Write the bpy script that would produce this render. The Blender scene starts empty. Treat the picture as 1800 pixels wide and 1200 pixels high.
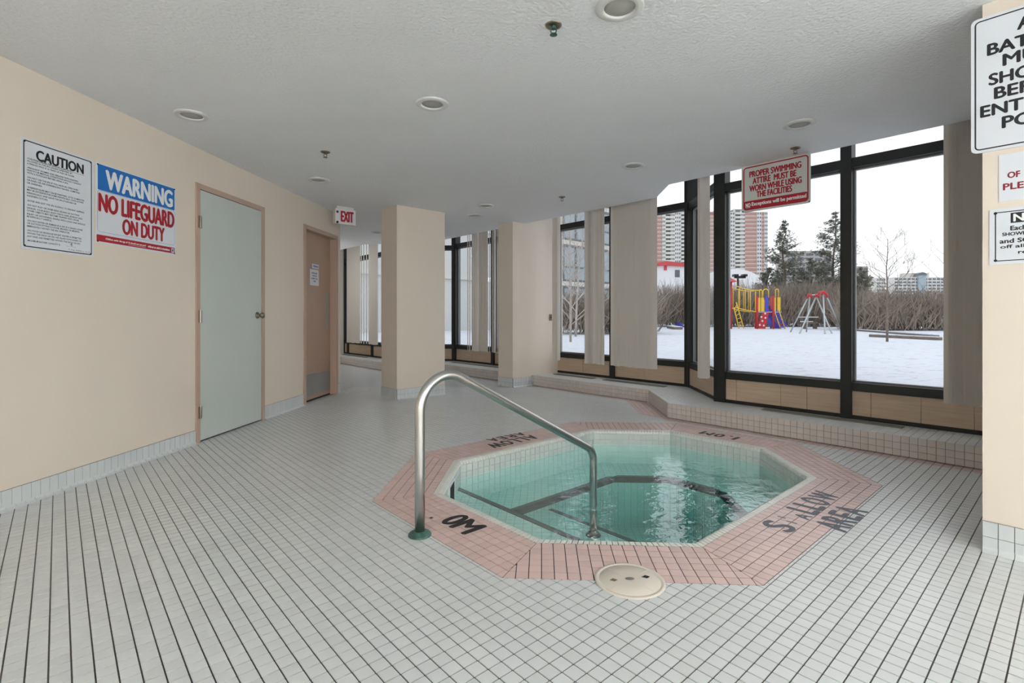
import bpy, math, random
from mathutils import Matrix, Vector
random.seed(7)
sc = bpy.context.scene
col = sc.collection
Q = math.sqrt(.5)
# ------------------------------------------------------------------ camera
F, YH, CXP, H, A = 897., 556., 900., 1.05, .0579
CA, SA = math.cos(A), math.sin(A)
cam = bpy.data.cameras.new('camera'); co = bpy.data.objects.new('camera', cam); col.objects.link(co)
co.location = (0, 0, H); co.rotation_euler = (math.pi/2, 0, A)
cam.sensor_width = 36; cam.lens = 36*F/1800; cam.shift_y = (YH-600)/1800; cam.clip_end = 3000; cam.clip_start = .05
sc.camera = co
# ------------------------------------------------------------------ world: even overcast winter sky
SKY = 1.08
w = bpy.data.worlds.new('overcast_sky'); sc.world = w; w.use_nodes = True
nt = w.node_tree; nt.nodes.clear()
tc = nt.nodes.new('ShaderNodeTexCoord'); nz = nt.nodes.new('ShaderNodeTexNoise'); rp = nt.nodes.new('ShaderNodeValToRGB')
bg = nt.nodes.new('ShaderNodeBackground'); wo = nt.nodes.new('ShaderNodeOutputWorld')
nz.inputs['Scale'].default_value = 3.2; nz.inputs['Detail'].default_value = 5
rp.color_ramp.elements[0].position = .35; rp.color_ramp.elements[0].color = (.80, .84, .90, 1)
rp.color_ramp.elements[1].position = .68; rp.color_ramp.elements[1].color = (.97, .98, 1, 1)
nt.links.new(tc.outputs['Generated'], nz.inputs['Vector']); nt.links.new(nz.outputs['Fac'], rp.inputs['Fac'])
nt.links.new(rp.outputs['Color'], bg.inputs['Color']); bg.inputs['Strength'].default_value = SKY
nt.links.new(bg.outputs['Background'], wo.inputs['Surface'])
sc.view_settings.view_transform = 'Standard'; sc.view_settings.look = 'None'
sc.view_settings.gamma = 1; sc.view_settings.use_curve_mapping = False
sc.view_settings.exposure = 0.5
FILL = 32.0  # emission strength of the added, unseen fill lights
# ------------------------------------------------------------------ helpers
def lin(c):
    return tuple(((x/255)/12.92 if x/255 <= .04045 else ((x/255+.055)/1.055)**2.4) for x in c)
def ray(u, v):
    x = (u-CXP)/F
    return Vector((x*CA-SA, x*SA+CA, (YH-v)/F))
def gnd(u, v, z=0.):
    r = ray(u, v); k = (z-H)/r.z
    return Vector((r.x*k, r.y*k, z))
def px(p):
    xc = p[0]*CA+p[1]*SA; yc = -p[0]*SA+p[1]*CA
    if yc < .05: return (-9e9, -9e9, yc)
    return (CXP+F*xc/yc, YH-F*(p[2]-H)/yc, yc)
def far(u, v, d):           # a point seen at pixel u,v standing d metres away
    return Vector((0, 0, H))+ray(u, v)*d
def ST(s, t): return Vector(((s-t)*Q, (s+t)*Q))
def st(p): return ((p[0]+p[1])*Q, (p[1]-p[0])*Q)
W = Matrix.Rotation(-math.pi/4, 4, 'Z')        # local x = -t, local y = s

def wm(o):
    m = o.matrix_basis.copy()
    return wm(o.parent) @ o.matrix_parent_inverse @ m if o.parent else m
def tag(o, label=None, cat=None, group=None, kind=None, category=None):
    cat = cat or category
    if label: o['label'] = label
    if cat: o['category'] = cat
    if group: o['group'] = group
    if kind: o['kind'] = kind
    return o
def empty(name, M=None, **k):
    o = bpy.data.objects.new(name, None); col.objects.link(o); o.empty_display_size = .1
    if M is not None: o.matrix_basis = M
    return tag(o, **k)
def link(name, me, parent=None, M=None, world=False, **k):
    o = bpy.data.objects.new(name, me); col.objects.link(o)
    if M is not None: o.matrix_basis = M
    if parent:
        o.parent = parent
        if world: o.matrix_parent_inverse = wm(parent).inverted()
    return tag(o, **k)
def frame(o, xd, yd=None):
    """matrix: origin o, x axis xd, z out; default y up for signs (z = x cross y)"""
    x = Vector(xd).normalized(); y = Vector(yd or (0, 0, 1)).normalized(); z = x.cross(y)
    m = Matrix.Identity(4)
    for i, c in enumerate((x, y, z)):
        for r in range(3): m[r][i] = c[r]
    for r in range(3): m[r][3] = o[r]
    return m
def zframe(o, xd):
    x = Vector((xd[0], xd[1], 0)).normalized(); z = Vector((0, 0, 1)); return frame(o, x, z.cross(x))

class MB:
    def __init__(s): s.v = []; s.f = []
    def add(s, vs, fs):
        n = len(s.v); s.v += [tuple(p) for p in vs]; s.f += [tuple(i+n for i in f) for f in fs]; return s
    def box(s, x0, x1, y0, y1, z0, z1, M=None):
        vs = [Vector((x, y, z)) for z in (z0, z1) for y in (y0, y1) for x in (x0, x1)]
        if M: vs = [M @ p for p in vs]
        return s.add(vs, [(0, 2, 3, 1), (4, 5, 7, 6), (0, 1, 5, 4), (2, 6, 7, 3), (0, 4, 6, 2), (1, 3, 7, 5)])
    def prism(s, pts, z0, z1, cap0=True):
        n = len(pts)
        vs = [(p[0], p[1], z0) for p in pts]+[(p[0], p[1], z1) for p in pts]
        fs = [tuple(range(n, 2*n))]+[(i, (i+1) % n, n+(i+1) % n, n+i) for i in range(n)]
        if cap0: fs.append(tuple(range(n-1, -1, -1)))
        return s.add(vs, fs)
    def tube(s, path, r, n=8, cap=True):
        path = [Vector(p) for p in path]; rs = r if isinstance(r, (list, tuple)) else [r]*len(path)
        rings = []; ref = None
        for i, p in enumerate(path):
            d = (path[min(i+1, len(path)-1)]-path[max(i-1, 0)])
            if d.length < 1e-9: d = Vector((0, 0, 1))
            d.normalize()
            if ref is None: ref = d.orthogonal().normalized()
            ref = (ref-d*ref.dot(d))
            ref = ref.normalized() if ref.length > 1e-6 else d.orthogonal().normalized()
            b = d.cross(ref)
            rings.append([p+(ref*math.cos(2*math.pi*k/n)+b*math.sin(2*math.pi*k/n))*rs[i] for k in range(n)])
        vs = [q for rg in rings for q in rg]; fs = []
        for i in range(len(path)-1):
            for k in range(n):
                a = i*n+k; b = i*n+(k+1) % n; fs.append((a, b, b+n, a+n))
        if cap: fs += [tuple(range(n-1, -1, -1)), tuple(range(len(vs)-n, len(vs)))]
        return s.add(vs, fs)
    def lathe(s, prof, n=24, c=(0, 0, 0), M=None, close=False):
        vs = []; fs = []; m = len(prof)
        for k in range(n):
            a = 2*math.pi*k/n
            for r, z in prof:
                p = Vector((c[0]+r*math.cos(a), c[1]+r*math.sin(a), c[2]+z)); vs.append(M @ p if M else p)
        for k in range(n):
            for j in range(m-1):
                a = k*m+j; b = ((k+1) % n)*m+j; fs.append((a, b, b+1, a+1))
        if close:
            fs.append(tuple(k*m+m-1 for k in range(n))); fs.append(tuple(k*m for k in range(n-1, -1, -1)))
        return s.add(vs, fs)
    def mesh(s, name, mat, smooth=False):
        me = bpy.data.meshes.new(name); me.from_pydata(s.v, [], s.f)
        if mat: me.materials.append(mat)
        if smooth: me.shade_smooth()
        return me
    def build(s, name, mat, parent=None, M=None, world=False, smooth=False, **k):
        return link(name, s.mesh(name, mat, smooth), parent, M, world, **k)
def box(name, mat, x0, x1, y0, y1, z0, z1, parent=None, bevel=0, **k):
    b = MB()
    if bevel:
        e = bevel
        # chamfered box
        xs = (x0, x0+e, x1-e, x1)
        pts = [(x0+e, y0), (x1-e, y0), (x1, y0+e), (x1, y1-e), (x1-e, y1), (x0+e, y1), (x0, y1-e), (x0, y0+e)]
        b.prism(pts, z0, z1)
    else: b.box(x0, x1, y0, y1, z0, z1)
    return b.build(name, mat, parent, **k)
# ------------------------------------------------------------------ materials
def M_(name, c, rough=.5, metal=0., var=0., vs=3., bump=0., bs=60., rnd=0., spec=.5, c2=None, obj=False, trans=0.):
    m = bpy.data.materials.new(name); m.use_nodes = True; n = m.node_tree; p = n.nodes['Principled BSDF']
    L = n.links.new; c = lin(c)
    p.inputs['Roughness'].default_value = rough; p.inputs['Metallic'].default_value = metal
    p.inputs['Specular IOR Level'].default_value = spec
    p.inputs['Base Color'].default_value = (*c, 1)
    out = None
    tcn = n.nodes.new('ShaderNodeTexCoord')
    if var or c2:
        t = n.nodes.new('ShaderNodeTexNoise'); t.inputs['Scale'].default_value = vs; t.inputs['Detail'].default_value = 6
        L(tcn.outputs['Object'], t.inputs['Vector'])
        r = n.nodes.new('ShaderNodeValToRGB'); r.color_ramp.elements[0].position = .3; r.color_ramp.elements[1].position = .7
        d = lin(c2) if c2 else tuple(x*(1-var) for x in c)
        r.color_ramp.elements[0].color = (*d, 1); r.color_ramp.elements[1].color = (*[min(1, x*(1+var*.4)) for x in c], 1)
        L(t.outputs['Fac'], r.inputs['Fac']); out = r.outputs['Color']
    if rnd:
        g = n.nodes.new('ShaderNodeNewGeometry'); oi = n.nodes.new('ShaderNodeObjectInfo')
        ad = n.nodes.new('ShaderNodeMath'); ad.operation = 'ADD'; L(g.outputs['Random Per Island'], ad.inputs[0]); L(oi.outputs['Random'], ad.inputs[1])
        fr = n.nodes.new('ShaderNodeMath'); fr.operation = 'FRACT'; L(ad.outputs[0], fr.inputs[0])
        mr = n.nodes.new('ShaderNodeMapRange'); L(fr.outputs[0], mr.inputs['Value'])
        mr.inputs['To Min'].default_value = 1-rnd; mr.inputs['To Max'].default_value = 1+rnd*.4
        hs = n.nodes.new('ShaderNodeHueSaturation'); L(mr.outputs[0], hs.inputs['Value'])
        if out: L(out, hs.inputs['Color'])
        else: hs.inputs['Color'].default_value = (*c, 1)
        out = hs.outputs['Color']
    if out: L(out, p.inputs['Base Color'])
    if bump:
        t = n.nodes.new('ShaderNodeTexNoise'); t.inputs['Scale'].default_value = bs; t.inputs['Detail'].default_value = 4
        L(tcn.outputs['Object'], t.inputs['Vector'])
        b = n.nodes.new('ShaderNodeBump'); b.inputs['Strength'].default_value = bump; b.inputs['Distance'].default_value = .01
        L(t.outputs['Fac'], b.inputs['Height']); L(b.outputs['Normal'], p.inputs['Normal'])
    return m
def grid_mat(name, c, grout, pitch, gap, angle, off, rough, bump=True):
    """square tile grid laid in object xy, used where tiles are too far away to build"""
    m = bpy.data.materials.new(name); m.use_nodes = True; n = m.node_tree; p = n.nodes['Principled BSDF']; L = n.links.new
    tcn = n.nodes.new('ShaderNodeTexCoord'); mp = n.nodes.new('ShaderNodeMapping')
    mp.inputs['Rotation'].default_value = (0, 0, angle); mp.inputs['Location'].default_value = (off[0], off[1], 0)
    b = n.nodes.new('ShaderNodeTexBrick'); b.offset = 0; b.squash = 1
    b.inputs['Scale'].default_value = 1; b.inputs['Brick Width'].default_value = pitch; b.inputs['Row Height'].default_value = pitch
    b.inputs['Mortar Size'].default_value = gap/2; b.inputs['Mortar Smooth'].default_value = 0
    cl = lin(c); b.inputs['Color1'].default_value = (*cl, 1); b.inputs['Color2'].default_value = (*[x*.94 for x in cl], 1)
    b.inputs['Mortar'].default_value = (*lin(grout), 1)
    L(tcn.outputs['Object'], mp.inputs['Vector']); L(mp.outputs['Vector'], b.inputs['Vector']); L(b.outputs['Color'], p.inputs['Base Color'])
    p.inputs['Roughness'].default_value = rough
    return m
PIT = .0515; S0, T0 = .031, .307        # tile module and the phase of the floor grid
WALLC = (229, 217, 202)
m_wall = M_('cream_wall_paint', WALLC, .55, var=.025, vs=1.5, bump=.04, bs=90)
m_ceil = M_('stippled_ceiling', (238, 239, 240), .8, var=.03, vs=.8, bump=.7, bs=55)
m_tile = M_('pale_glazed_tile', (214, 216, 215), .3, var=.03, vs=2.5, rnd=.05, bump=.03, bs=40)
m_grout = grid_mat('tile_grid_far', (213, 215, 214), (42, 40, 38), PIT, .0046, math.pi/4, (0, 0), .32)
m_pink = M_('pink_glazed_tile', (216, 188, 181), .35, var=.03, vs=4, rnd=.08, bump=.03, bs=40)
m_base = M_('grey_white_wall_tile', (212, 216, 216), .3, var=.03, vs=3, rnd=.04)
m_cope = M_('white_coping_tile', (222, 222, 214), .3, var=.04, vs=6, rnd=.06)
m_riser = M_('beige_riser_tile', (212, 204, 196), .35, var=.04, vs=3, rnd=.06)
m_gro = M_('dark_grout', (60, 56, 52), .9, var=.2, vs=20)
m_grol = M_('light_grout', (126, 122, 114), .9, var=.15, vs=20)
m_ptile = M_('pool_wall_tile', (206, 212, 208), .25, var=.03, rnd=.05)
m_basin = grid_mat('basin_tile', (205, 222, 216), (140, 165, 160), .0536, .003, 0, (0, 0), .4)
m_nose = M_('dark_step_nosing', (58, 66, 64), .5, var=.3, vs=30)
m_steel = M_('brushed_stainless', (196, 195, 192), .27, 1., var=.06, vs=8)
m_patina = M_('green_patina_brass', (88, 128, 118), .5, .4, c2=(52, 78, 72), vs=30)
m_black = M_('black_anodised_frame', (22, 24, 21), .5, var=.15, vs=4)
m_panel = M_('wood_grain_laminate', (204, 182, 158), .45, c2=(186, 162, 138), vs=3.)
for nd in m_panel.node_tree.nodes:
    if nd.type == 'TEX_NOISE':
        mp = m_panel.node_tree.nodes.new('ShaderNodeMapping'); mp.inputs['Scale'].default_value = (1, 1, 14)
        src = nd.inputs['Vector'].links[0].from_socket; m_panel.node_tree.links.new(src, mp.inputs['Vector']); m_panel.node_tree.links.new(mp.outputs['Vector'], nd.inputs['Vector'])
m_slat = M_('pvc_blind_slat', (230, 224, 216), .5, var=.03, vs=2)
p = m_slat.node_tree.nodes['Principled BSDF']; p.inputs['Transmission Weight'].default_value = 0
def translucent(m, k):
    n = m.node_tree; p = n.nodes['Principled BSDF']; o = n.nodes['Material Output']
    t = n.nodes.new('ShaderNodeBsdfTranslucent'); t.inputs['Color'].default_value = p.inputs['Base Color'].default_value
    x = n.nodes.new('ShaderNodeMixShader'); x.inputs[0].default_value = k
    n.links.new(p.outputs[0], x.inputs[1]); n.links.new(t.outputs[0], x.inputs[2]); n.links.new(x.outputs[0], o.inputs['Surface'])
translucent(m_slat, .34)
def glass_mat(name, tint, ior=1.45, rough=0.):
    m = bpy.data.materials.new(name); m.use_nodes = True; n = m.node_tree; n.nodes.clear()
    o = n.nodes.new('ShaderNodeOutputMaterial'); t = n.nodes.new('ShaderNodeBsdfTransparent'); g = n.nodes.new('ShaderNodeBsdfGlossy')
    f = n.nodes.new('ShaderNodeFresnel'); f.inputs['IOR'].default_value = ior; x = n.nodes.new('ShaderNodeMixShader')
    t.inputs['Color'].default_value = (*tint, 1); g.inputs['Roughness'].default_value = rough
    gb = n.nodes.new('ShaderNodeNewGeometry'); ir = n.nodes.new('ShaderNodeMapRange'); ir.inputs['To Min'].default_value = ior; ir.inputs['To Max'].default_value = 1/ior
    n.links.new(gb.outputs['Backfacing'], ir.inputs['Value']); n.links.new(ir.outputs[0], f.inputs['IOR'])
    n.links.new(f.outputs[0], x.inputs[0]); n.links.new(t.outputs[0], x.inputs[1]); n.links.new(g.outputs[0], x.inputs[2]); n.links.new(x.outputs[0], o.inputs['Surface'])
    return m, n, f, g, o
m_glass = glass_mat('window_glass', (.985, .99, .99), 1.25)[0]
m_water, wn, wf, wg, wout = glass_mat('pool_water', (.76, .90, .885), 2.6, .01)
# clear film: what lies below stays fully visible and the mirrored windows add to it
_t = next(q for q in wn.nodes if q.type == 'BSDF_TRANSPARENT'); _x = next(q for q in wn.nodes if q.type == 'MIX_SHADER'); _a = wn.nodes.new('ShaderNodeAddShader')
wn.links.new(_t.outputs[0], _a.inputs[0]); wn.links.new(wg.outputs[0], _a.inputs[1]); wn.links.new(_a.outputs[0], _x.inputs[2])
tcn = wn.nodes.new('ShaderNodeTexCoord')
mp = wn.nodes.new('ShaderNodeMapping'); mp.inputs['Rotation'].default_value = (0, 0, .6); mp.inputs['Scale'].default_value = (1, 1.5, 1)
n1 = wn.nodes.new('ShaderNodeTexNoise'); n1.inputs['Scale'].default_value = 10; n1.inputs['Detail'].default_value = 3; n1.inputs['Distortion'].default_value = .8
bp = wn.nodes.new('ShaderNodeBump'); bp.inputs['Strength'].default_value = .33; bp.inputs['Distance'].default_value = .02
wn.links.new(tcn.outputs['Object'], mp.inputs['Vector']); wn.links.new(mp.outputs[0], n1.inputs['Vector']); wn.links.new(n1.outputs['Fac'], bp.inputs['Height'])
wn.links.new(bp.outputs[0], wg.inputs['Normal']); wn.links.new(bp.outputs[0], wf.inputs['Normal'])
va = wn.nodes.new('ShaderNodeVolumeAbsorption'); va.inputs['Color'].default_value = (.34, .84, .84, 1); va.inputs['Density'].default_value = .8
wn.links.new(va.outputs[0], wout.inputs['Volume'])
m_dwhite = M_('off_white_door_paint', (200, 207, 202), .5, var=.02, vs=1.5)
m_tan = M_('tan_metal_frame', (190, 164, 146), .45, var=.04, vs=3)
m_tan2 = M_('brown_door_paint', (178, 150, 131), .5, var=.05, vs=2)
m_sgn = M_('white_sign_plastic', (222, 226, 232), .4, var=.01)
m_ink = M_('black_print', (22, 23, 28), .5)
m_red = M_('red_print', (168, 22, 38), .5)
m_dred = M_('dark_red_print', (128, 20, 34), .5)
m_blue = M_('blue_print', (22, 108, 188), .5)
m_wprint = M_('white_print', (236, 238, 238), .5)
m_worn = M_('worn_grey_print', (82, 86, 96), .5, var=.3, vs=40)
m_chrome = M_('dull_nickel', (150, 140, 126), .3, 1., var=.1, vs=20)
m_brsteel = M_('satin_steel_plate', (170, 170, 168), .42, .8, var=.08, vs=5)
m_trim = M_('white_light_trim', (220, 220, 216), .45)
m_lens = M_('frosted_light_lens', (178, 178, 170), .6, var=.05, vs=20)
m_beige = M_('beige_plastic', (216, 208, 194), .45, var=.03)
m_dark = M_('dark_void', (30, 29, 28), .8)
m_switch = M_('brown_switch_cover', (122, 100, 76), .5)
m_grille = M_('dark_grille_metal', (140, 138, 132), .5, .6)
# ------------------------------------------------------------------ lettering
_txt = {}
BD = .012
def T_prepare(items):
    obs = []
    for body, bold, res in items:
        cu = bpy.data.curves.new('lettering', 'FONT'); cu.body = body; cu.offset = 0 if bold == BD else bold; cu.resolution_u = res; cu.fill_mode = 'FRONT'
        ob = bpy.data.objects.new('lettering', cu); col.objects.link(ob); obs.append((body, bold, ob))
    dg = bpy.context.evaluated_depsgraph_get()
    for body, bold, ob in obs:
        me = bpy.data.meshes.new_from_object(ob.evaluated_get(dg))
        xs = [v.co.x for v in me.vertices]; ys = [v.co.y for v in me.vertices]
        _txt[(body, bold)] = ([v.co.copy() for v in me.vertices], [tuple(q.vertices) for q in me.polygons], min(xs), max(xs), min(ys), max(ys))
        bpy.data.meshes.remove(me)
    for b, o_, ob in obs:
        cu = ob.data; bpy.data.objects.remove(ob); bpy.data.curves.remove(cu)
def T_add(mb, body, bold, x0, x1, y0, y1, z, M=None):
    vs, fs, a, b, c, d = _txt[(body, bold)]
    k = (y1-y0)/(d-c)*.038 if bold == BD else 0; i = 0
    for dx, dy in (((-k, 0), (k, 0), (0, .7*k), (0, -.7*k)) if k else ((0, 0),)):
        out = [Vector((x0+(v.x-a)/(b-a)*(x1-x0)+dx, y0+(v.y-c)/(d-c)*(y1-y0)+dy, z+i*.00004)) for v in vs]; i += 1
        if M: out = [M @ p for p in out]
        mb.add(out, fs)
def T_aspect(body, bold):
    vs, fs, a, b, c, d = _txt[(body, bold)]; return (b-a)/(d-c), c, d
CAUT = [(235, '-CHILDREN UNDER THE AGE OF 12 ARE NOT'), (258, 'ALLOWED IN THE SPA UNLESS SUPERVISED BY'), (283, 'A PERSON WHO IS 16 YEARS OF AGE OR OLDER.'),
 (322, '-PREGNANT WOMEN AND PERSONS WITH KNOWN'), (345, 'HEALTH OR MEDICAL CONDITIONS SHOULD CONSULT'), (370, 'WITH A PHYSICIAN BEFORE USING A SPA.'),
 (412, '-DO NOT USE THE SPA IF YOU HAVE AN OPEN SORE'), (437, 'OR RASH, OR ARE EXPERIENCING NAUSEA, VOMITING'), (465, 'OR DIARRHEA.'),
 (505, '-OVEREXPOSURE MAY CAUSE FAINTING, 10 TO 15 MINUTES'), (530, 'MAY BE EXCESSIVE FOR SOME INDIVIDUALS. COOL DOWN'), (558, 'PERIODICALLY AND LEAVE THE SPA IF NAUSEA OR'), (585, 'DIZZINESS OCCURS.'),
 (630, '-ENTER AND EXIT THE SPA SLOWLY, TO PREVENT SLIPPING.'),
 (672, '-DO NOT PLAY OR SWIM NEAR DRAINS OR SUCTION'), (700, 'DEVICES. YOUR BODY, BODY PARTS, HAIR, JEWELRY AND'), (725, 'OTHER OBJECTS MAY BECOME TRAPPED AND CAUSE'), (755, 'INJURY OR DROWNING. PEOPLE WITH LONG HAIR SHOULD'), (780, 'BE ESPECIALLY CAREFUL.'),
 (818, '-DO NOT ENTER OR REMAIN IN A SPA IF A DRAIN COVER'), (842, 'OR SUCTION FITTING IS LOOSE, BROKEN OR MISSING.'), (870, 'IMMEDIATELY NOTIFY THE SPA OPERATOR.'),
 (910, '-NO FOOD OR BEVERAGE EXCEPT WATER IS PERMITTED'), (937, 'WITHIN THE DECK OR SPA. NO GLASS CONTAINERS OF'), (965, 'ANY KIND ARE PERMITTED WITHIN THE DECK OR SPA.'),
 (1005, '-MAXIMUM BATHER CAPACITY IS')]
items = [(t, .016, 2) for _, t in CAUT]+[('O. Reg. 428/05, s. 16 (1)', .0, 2), ('4', .0, 3), ('CAUTION', BD, 6)]
items += [(t, BD, 6) for t in ('WARNING', 'NO LIFEGUARD', 'ON DUTY', 'EXIT', 'PROPER SWIMMING', 'ATTIRE  MUST BE', 'WORN WHILE USING', 'THE FACILITIES',
  'Exceptions will be permitted', 'NO', 'ALL', 'BATHERS', 'MUST', 'SHOWER', 'BEFORE', 'ENTERING', 'POOL', 'NOTICE', '1', '.', '0', 'M', 'S', 'H', 'A', 'L', 'O', 'W', 'R', 'E')]
items += [(t, .012, 3) for t in ('Children under the age of 16 should not use pool', 'without an adult in attendance', 'Each bather must', 'SHOWER using warm water', 'and SOAP and rinse', 'off all soap before', 're-entering', 'OF', 'PLEASE',
  'WASHROOM', 'PLEASE KEEP', 'THIS DOOR', 'CLOSED AT ALL', 'TIMES')]
T_prepare(items)
# ------------------------------------------------------------------ polygon clipping and tile laying
def clip(poly, nx, ny, d):      # keep nx*x+ny*y <= d
    out = []; n = len(poly)
    for i in range(n):
        a = poly[i]; b = poly[(i+1) % n]; da = nx*a[0]+ny*a[1]-d; db = nx*b[0]+ny*b[1]-d
        if da <= 0: out.append(a)
        if (da < 0 < db) or (db < 0 < da):
            k = da/(da-db); out.append((a[0]+(b[0]-a[0])*k, a[1]+(b[1]-a[1])*k))
    return out
def area(p): return abs(sum(p[i][0]*p[(i+1) % len(p)][1]-p[(i+1) % len(p)][0]*p[i][1] for i in range(len(p))))/2 if len(p) > 2 else 0
def halfplanes(poly):           # ccw convex polygon -> list of (nx,ny,d), inside <= d
    r = []
    for i in range(len(poly)):
        a = poly[i]; b = poly[(i+1) % len(poly)]; e = (b[0]-a[0], b[1]-a[1]); l = math.hypot(*e); n = (e[1]/l, -e[0]/l)
        r.append((n[0], n[1], n[0]*a[0]+n[1]*a[1]))
    return r
def lay(x0, x1, y0, y1, pa, pb, gap, ang=0, org=(0, 0), inside=None, holes=(), test=None, minarea=2e-5):
    """tiles of pitch pa x pb in a grid turned by ang about org; returns [(poly, full, centre)]"""
    out = []; c, s = math.cos(ang), math.sin(ang); g = gap/2
    i0, i1 = math.floor(x0/pa+1e-6), math.ceil(x1/pa-1e-6); j0, j1 = math.floor(y0/pb+1e-6), math.ceil(y1/pb-1e-6)
    for i in range(i0, i1):
        for j in range(j0, j1):
            loc = [(i*pa+g, j*pb+g), ((i+1)*pa-g, j*pb+g), ((i+1)*pa-g, (j+1)*pb-g), (i*pa+g, (j+1)*pb-g)]
            po = [(org[0]+c*x-s*y, org[1]+s*x+c*y) for x, y in loc]
            cx = sum(p[0] for p in po)/4; cy = sum(p[1] for p in po)/4
            if test and not test(cx, cy): continue
            full = True
            if inside:
                q = po
                for h in inside:
                    if max(h[0]*p[0]+h[1]*p[1] for p in q) > h[2]+1e-7:
                        q = clip(q, h[0], h[1], h[2]-(g if True else 0)); full = False
                        if len(q) < 3: break
                if len(q) < 3: continue
                po = q
            pieces = [po]
            for hole in holes:
                nxt = []
                for pc in pieces:
                    if all(max(h[0]*p[0]+h[1]*p[1] for p in pc)-h[2] <= 1e-7 for h in hole): full = False; continue
                    if any(min(h[0]*p[0]+h[1]*p[1] for p in pc)-h[2] >= -1e-7 for h in hole): nxt.append(pc); continue
                    full = False; rest = pc
                    for h in hole:
                        o = clip(rest, -h[0], -h[1], -h[2]-g)
                        if area(o) > minarea: nxt.append(o)
                        rest = clip(rest, *h)
                        if len(rest) < 3: break
                pieces = nxt
            for pc in pieces:
                if area(pc) > minarea: out.append((pc, full and len(pieces) == 1, (sum(p[0] for p in pc)/len(pc), sum(p[1] for p in pc)/len(pc)), ang))
    return out
_tm = {}
def lay_objects(name, parent, tiles, mat, M=None, top=.0, depth=.004, dims=None, nmax=300, pref=None, cham=.0):
    """the nmax tiles that show largest become parts, the rest one joined part"""
    M = M or Matrix.Identity(4); rank = []
    for k, t in enumerate(tiles):
        p = M @ Vector((t[2][0], t[2][1], top)); u, v, d = px(p)
        vis = 0 <= u <= 1800 and 0 <= v <= 1200
        rank.append((0 if vis else 1, d if vis else (p-Vector((0, 0, H))).length, k))
    rank.sort(); n = 0; rest = MB(); per = []
    for cl, d, k in rank:
        poly, full, c, ang = tiles[k]
        if n < nmax and cl == 0:
            n += 1
            if full:
                key = (name, mat.name, round(ang, 4), dims, round(depth, 4))
                if key not in _tm:
                    b = MB(); b.prism([(p[0]-c[0], p[1]-c[1]) for p in poly], -depth, 0, cap0=False); _tm[key] = b.mesh(name, mat)
                link(name, _tm[key], parent, M @ Matrix.Translation((c[0], c[1], top)), world=True)
            else:
                b = MB(); b.prism([(p[0]-c[0], p[1]-c[1]) for p in poly], -depth, 0, cap0=False)
                b.build(name, mat, parent, M @ Matrix.Translation((c[0], c[1], top)), world=True)
        else: rest.prism(poly, top-depth, top, cap0=False)
    if rest.f: rest.build(name+'s_beyond', mat, parent, M, world=True, kind='stuff')
# ------------------------------------------------------------------ plan (metres; s runs towards the windows, t along them)
WX = lambda y: -2.90+.0302*(y-2.574)                      # inner face of the left wall
SC_, SA_ = 4.73, 5.41                                     # ledge fronts
WC, WA = 5.19, 5.98                                       # window planes
LEDGE = .155; CEIL = 2.45
def xy(*l): return [tuple(ST(s, t)) for s, t in l]
ledge_front = [(SC_, -4.5), (SC_, 2.877), (SA_, 3.557), (SA_, 8.28), (SC_, 8.96), (SC_, 12.4)]
win_line = [(WC, -4.5), (WC, 2.55), (WA, 3.34), (WA, 8.49), (WC, 9.28), (WC, 12.4)]
# pool octagon: X0,X1,Y0,Y1 and s,t limits
OX0, OX1, OY0, OY1, OS0, OS1, OT0, OT1 = -.642, 1.792, 2.37, 4.794, 1.659, 4.235, 1.159, 3.067
def octa(e):
    x0, x1, y0, y1, s0, s1, t0, t1 = OX0-e, OX1+e, OY0-e, OY1+e, OS0-e, OS1+e, OT0-e, OT1+e; k = math.sqrt(2)
    # ccw from front-left corner of the front edge
    return [(s0*k-y0, y0), (y0-t0*k, y0), (x1, x1+t0*k), (x1, s1*k-x1), (s1*k-y1, y1), (y1-t1*k, y1), (x0, x0+t1*k), (x0, s0*k-x0)]
BW = .3233; CW = .055
O_out, O_in, O_wall = octa(BW), octa(0), octa(-CW)
# ------------------------------------------------------------------ floor
fl = MB()
fpoly = [(-3.1, -3.6), (2.95, -3.6)]+xy((-.4, -4.6), (5.3, -4.6), (5.3, 2.6), (6.05, 3.3), (6.05, 8.5), (5.3, 9.3), (5.3, 12.4), (2.8, 12.4))+[(-3.0, 6.95), (-3.1, 6.95)]
def ring_face(mb, outer, hole, z):
    # outer concave polygon with a hole, joined by a bridge
    i = min(range(len(outer)), key=lambda k: (outer[k][0]-hole[0][0])**2+(outer[k][1]-hole[0][1])**2)
    h = [hole[0]]+hole[:0:-1]
    path = outer[:i+1]+[h[0]]+h[1:]+[h[0]]+outer[i:]
    return path
import bmesh
def poly_with_hole(name, outer, hole, z, mat):
    bm = bmesh.new()
    for lp in (outer, hole):
        vs = [bm.verts.new((p[0], p[1], z)) for p in lp]
        for a, b in zip(vs, vs[1:]+vs[:1]): bm.edges.new((a, b))
    bmesh.ops.triangle_fill(bm, use_beauty=True, use_dissolve=False, edges=bm.edges[:])
    for f in bm.faces:
        f.normal_update()
        if f.normal.z < 0: f.normal_flip()
    me = bpy.data.meshes.new(name); bm.to_mesh(me); bm.free(); me.materials.append(mat); return me
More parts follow.
